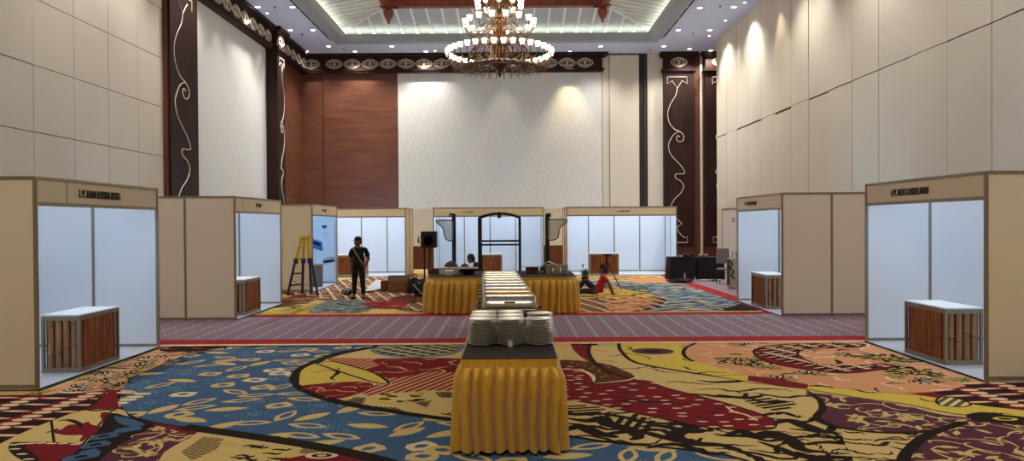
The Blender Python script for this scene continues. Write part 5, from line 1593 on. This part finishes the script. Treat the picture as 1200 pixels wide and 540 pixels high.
# ------------------------------------------------------------------ black tables at the right back
def black_table(px0, px1, Y, top_py, lab):
    x0, x1 = fy(px0, 300, Y).x, fy(px1, 300, Y).x; h = fy(px0, top_py, Y).z
    t = thing('black_draped_table', lab, 'table', ((x0 + x1) / 2, Y, ZF)); w = (x1 - x0) / 2
    path = rrect(-w, w, 0, .7, .02, 2)
    mb = MB(); mb.prism([(x, y, h - .02) for x, y in path], (0, 0, .02), M_bcloth); mb.build('tabletop', t)
    mb = MB(); skirt(mb, path, .01, h - .003, .03, .015, M_bcloth, .16, .02); mb.build('cloth_drape', t, smooth=True)
    mb = MB(); mb.box(-w + .05, w - .05, .05, .65, h - .05, h - .02, M_grey); mb.build('frame', t)
    return t, h, x0, x1
t1, h1_, xa1, xb1 = black_table(786, 813, 24.9, 302, 'black-draped table nearest the far right booth')
t2, h2_, xa2, xb2 = black_table(819, 848, 24.9, 302, 'black-draped table in front of the carved pillars, beside the upright case')
def clutter(name, label, cat, px, Y, z, parts):
    t = thing(name, label, cat, (fy(px, 300, Y).x, Y, z))
    for nm, fn in parts: mb = MB(); fn(mb); mb.build(nm, t)
clutter('folded_papers', 'small white paper packet on the black table nearest the far right booth', 'paper', 796, 25.1, ZF + h1_ + .001, [('packet', lambda mb: mb.box(-.07, .07, -.05, .05, 0, .06, M_porc, b=.005)), ('sleeve', lambda mb: mb.box(-.075, .02, -.055, .055, .01, .05, M_grey))])
clutter('equipment_case', 'low black case on the black table nearest the far right booth', 'case', 806, 25.15, ZF + h1_ + .001, [('case_body', lambda mb: mb.box(-.16, .16, -.12, .12, 0, .1, M_black, b=.01)), ('handle', lambda mb: mb.tube([(-.05, -.12, .05), (-.05, -.15, .05), (.05, -.15, .05), (.05, -.12, .05)], .008, M_grey))])
clutter('cable_coil', 'coil of pale cable on the black table in front of the carved pillars', 'cable', 824, 25.15, ZF + h2_ + .012, [('coil', lambda mb: [mb.tube([(.14 * math.cos(a), .1 * math.sin(a), .02 + .015 * k + .02 * math.sin(3 * a)) for a in [2 * PI * q / 20 for q in range(21)]], .01, M_fabR if k % 2 else M_black, n=5) for k in range(4)])])
def bottle(px, py, lab):
    P = fz(px, py)
    t = thing('water_bottle', lab, 'bottle', (P.x, P.y, ZF))
    mb = MB(); mb.lathe([(.032, 0), (.035, .01), (.035, .17), (.012, .22), (.012, .235)], M_pbot, n=14); mb.build('bottle', t, smooth=True)
    mb = MB(); mb.lathe([(.014, .235), (.014, .25)], M_white, n=10); mb.build('cap', t)
bottle(802.5, 329, 'clear plastic bottle on the floor in front of the left black table'); bottle(814.5, 334, 'clear plastic bottle on the floor between the two black tables')
t = thing('duffel_bag', 'flat black bag lying in front of the left black table', 'bag', (fy(803, 300, 24.0).x - .2, 23.9, ZF))
blob('bag_body', '', '', (0, 0, 0), (.42, .22, .07), M_bcloth, t, 11)
mb = MB(); mb.tube(spline([(-.2, -.15, .1), (-.05, -.22, .14), (.1, -.15, .1)], 4, False), .012, M_black); mb.build('handle', t)
t = thing('cable_pile', 'tangle of pale tools and cables on the floor before the right black table', 'cables', (fy(829, 300, 24.4).x, 24.35, ZF + .004))
mb = MB()
for k in range(7):
    mb.tube(spline([((rnd.random() - .5) * .9, (rnd.random() - .5) * .25, .015 + .03 * rnd.random()) for _ in range(5)], 4, False), .011, (M_porc, M_fabR, M_grey)[k % 3], n=5)
mb.build('loose_cable', t)
mb = MB(); mb.box(.1, .3, -.1, .05, 0, .07, M_black, b=.01); mb.build('adapter', t)
# white board, chair and upright case by the right wall
mb = MB(); mb.box(-.02, .02, -1.1, 1.1, 0, 2.42, M_white)
t = thing('display_board', 'tall white display board leaning by the right wall behind the chair', 'board', (7.93, 27.2, ZF))
mb = MB(); mb.box(-.012, .012, -1.05, 1.05, .05, 2.36, mat('board_face', (206, 200, 200), .6)); mb.build('board', t)
mb = MB()
for a in ((-1.1, -1.05, 0, 2.41), (1.05, 1.1, 0, 2.41)): mb.box(-.02, .02, a[0], a[1], a[2], a[3], M_alu)
mb.box(-.02, .02, -1.05, 1.05, 0, .05, M_alu); mb.box(-.02, .02, -1.05, 1.05, 2.36, 2.41, M_alu); mb.build('frame', t)
mb = MB()
for k, (a, b_) in enumerate(((.55, .15), (.52, .2))): mb.box(-.016, -.0125, -1.05 + a, -1.05 + a + .34, 2.0 - k * .09, 2.05 - k * .09, mat('red_brown_print', (150, 96, 88), .6))
mb.build('printed_notice', t)
Yk = 22.9
t = thing('stacked_chair', 'dark grey chair standing beside the upright black-trimmed case', 'chair', (fy(854, 300, Yk).x, Yk + .4, ZF))
mb = MB(); mb.box(-.22, .22, -.2, .2, .43, .48, M_grey, b=.015); mb.build('seat', t)
mb = MB(); mb.prism([(-.22, .18, .62), (.22, .18, .62), (.19, .26, 1.08), (-.19, .26, 1.08)], (0, .03, 0), M_grey); mb.build('backrest', t)
for sx in (-1, 1):
    for sy in (-1, 1):
        mb = MB(); mb.tube([(sx * .2, sy * .18, .43), (sx * .22, sy * .21, 0)], .013, M_black, n=6); mb.build('leg', t)
    mb = MB(); mb.tube([(sx * .2, .18, .45), (sx * .2, .21, .64)], .013, M_black, n=6); mb.build('back_post', t)
t = thing('flight_case', 'pale upright case with black straps beside the second right booth', 'case', (fy(858.5, 300, 21.6).x, 21.6, ZF))
mb = MB(); mb.box(-.12, .16, -.15, .15, .04, .88, mat('case_grey', (168, 158, 150), .6), b=.015); mb.build('case_body', t)
mb = MB(); mb.tube(spline([(-.13, -.155, .8), (-.05, -.17, .72), (-.12, -.165, .6), (-.02, -.17, .5), (-.09, -.165, .38), (.02, -.17, .3)], 4, False), .018, M_black); mb.box(-.135, -.12, -.12, .12, .1, .85, M_black); mb.build('strap', t)
mb = MB(); mb.tube([(.0, 0, .88), (.0, .0, 1.05), (.1, 0, 1.05), (.1, 0, .88)], .012, M_black); mb.build('handle', t)
for sx in (-.08, .12):
    mb = MB(); mb.tube([(sx - .015, 0, .03), (sx + .015, 0, .03)], .03, M_black, n=10); mb.build('wheel', t)
# cloth on the floor of the far booths, cable on the carpet
mb = MB(); mb.tube(spline([tuple(fz(px, py)) for px, py in ((722, 335), (735, 337), (750, 336), (760, 339), (748, 340))], 5, False), .012, M_black); o = mb.build('floor_cable', smooth=True); o.location.z = ZF + .014; tag(o, 'black cable lying on the blue carpet right of the person in red', 'cable')
# ------------------------------------------------------------------ world and view
w = bpy.data.worlds.new('world'); bpy.context.scene.world = w; w.use_nodes = True
w.node_tree.nodes['Background'].inputs[0].default_value = (.02, .02, .022, 1)
v = bpy.context.scene.view_settings
v.view_transform = 'Standard'; v.look = 'None'; v.exposure = 0.0; v.gamma = 1; v.use_curve_mapping = False
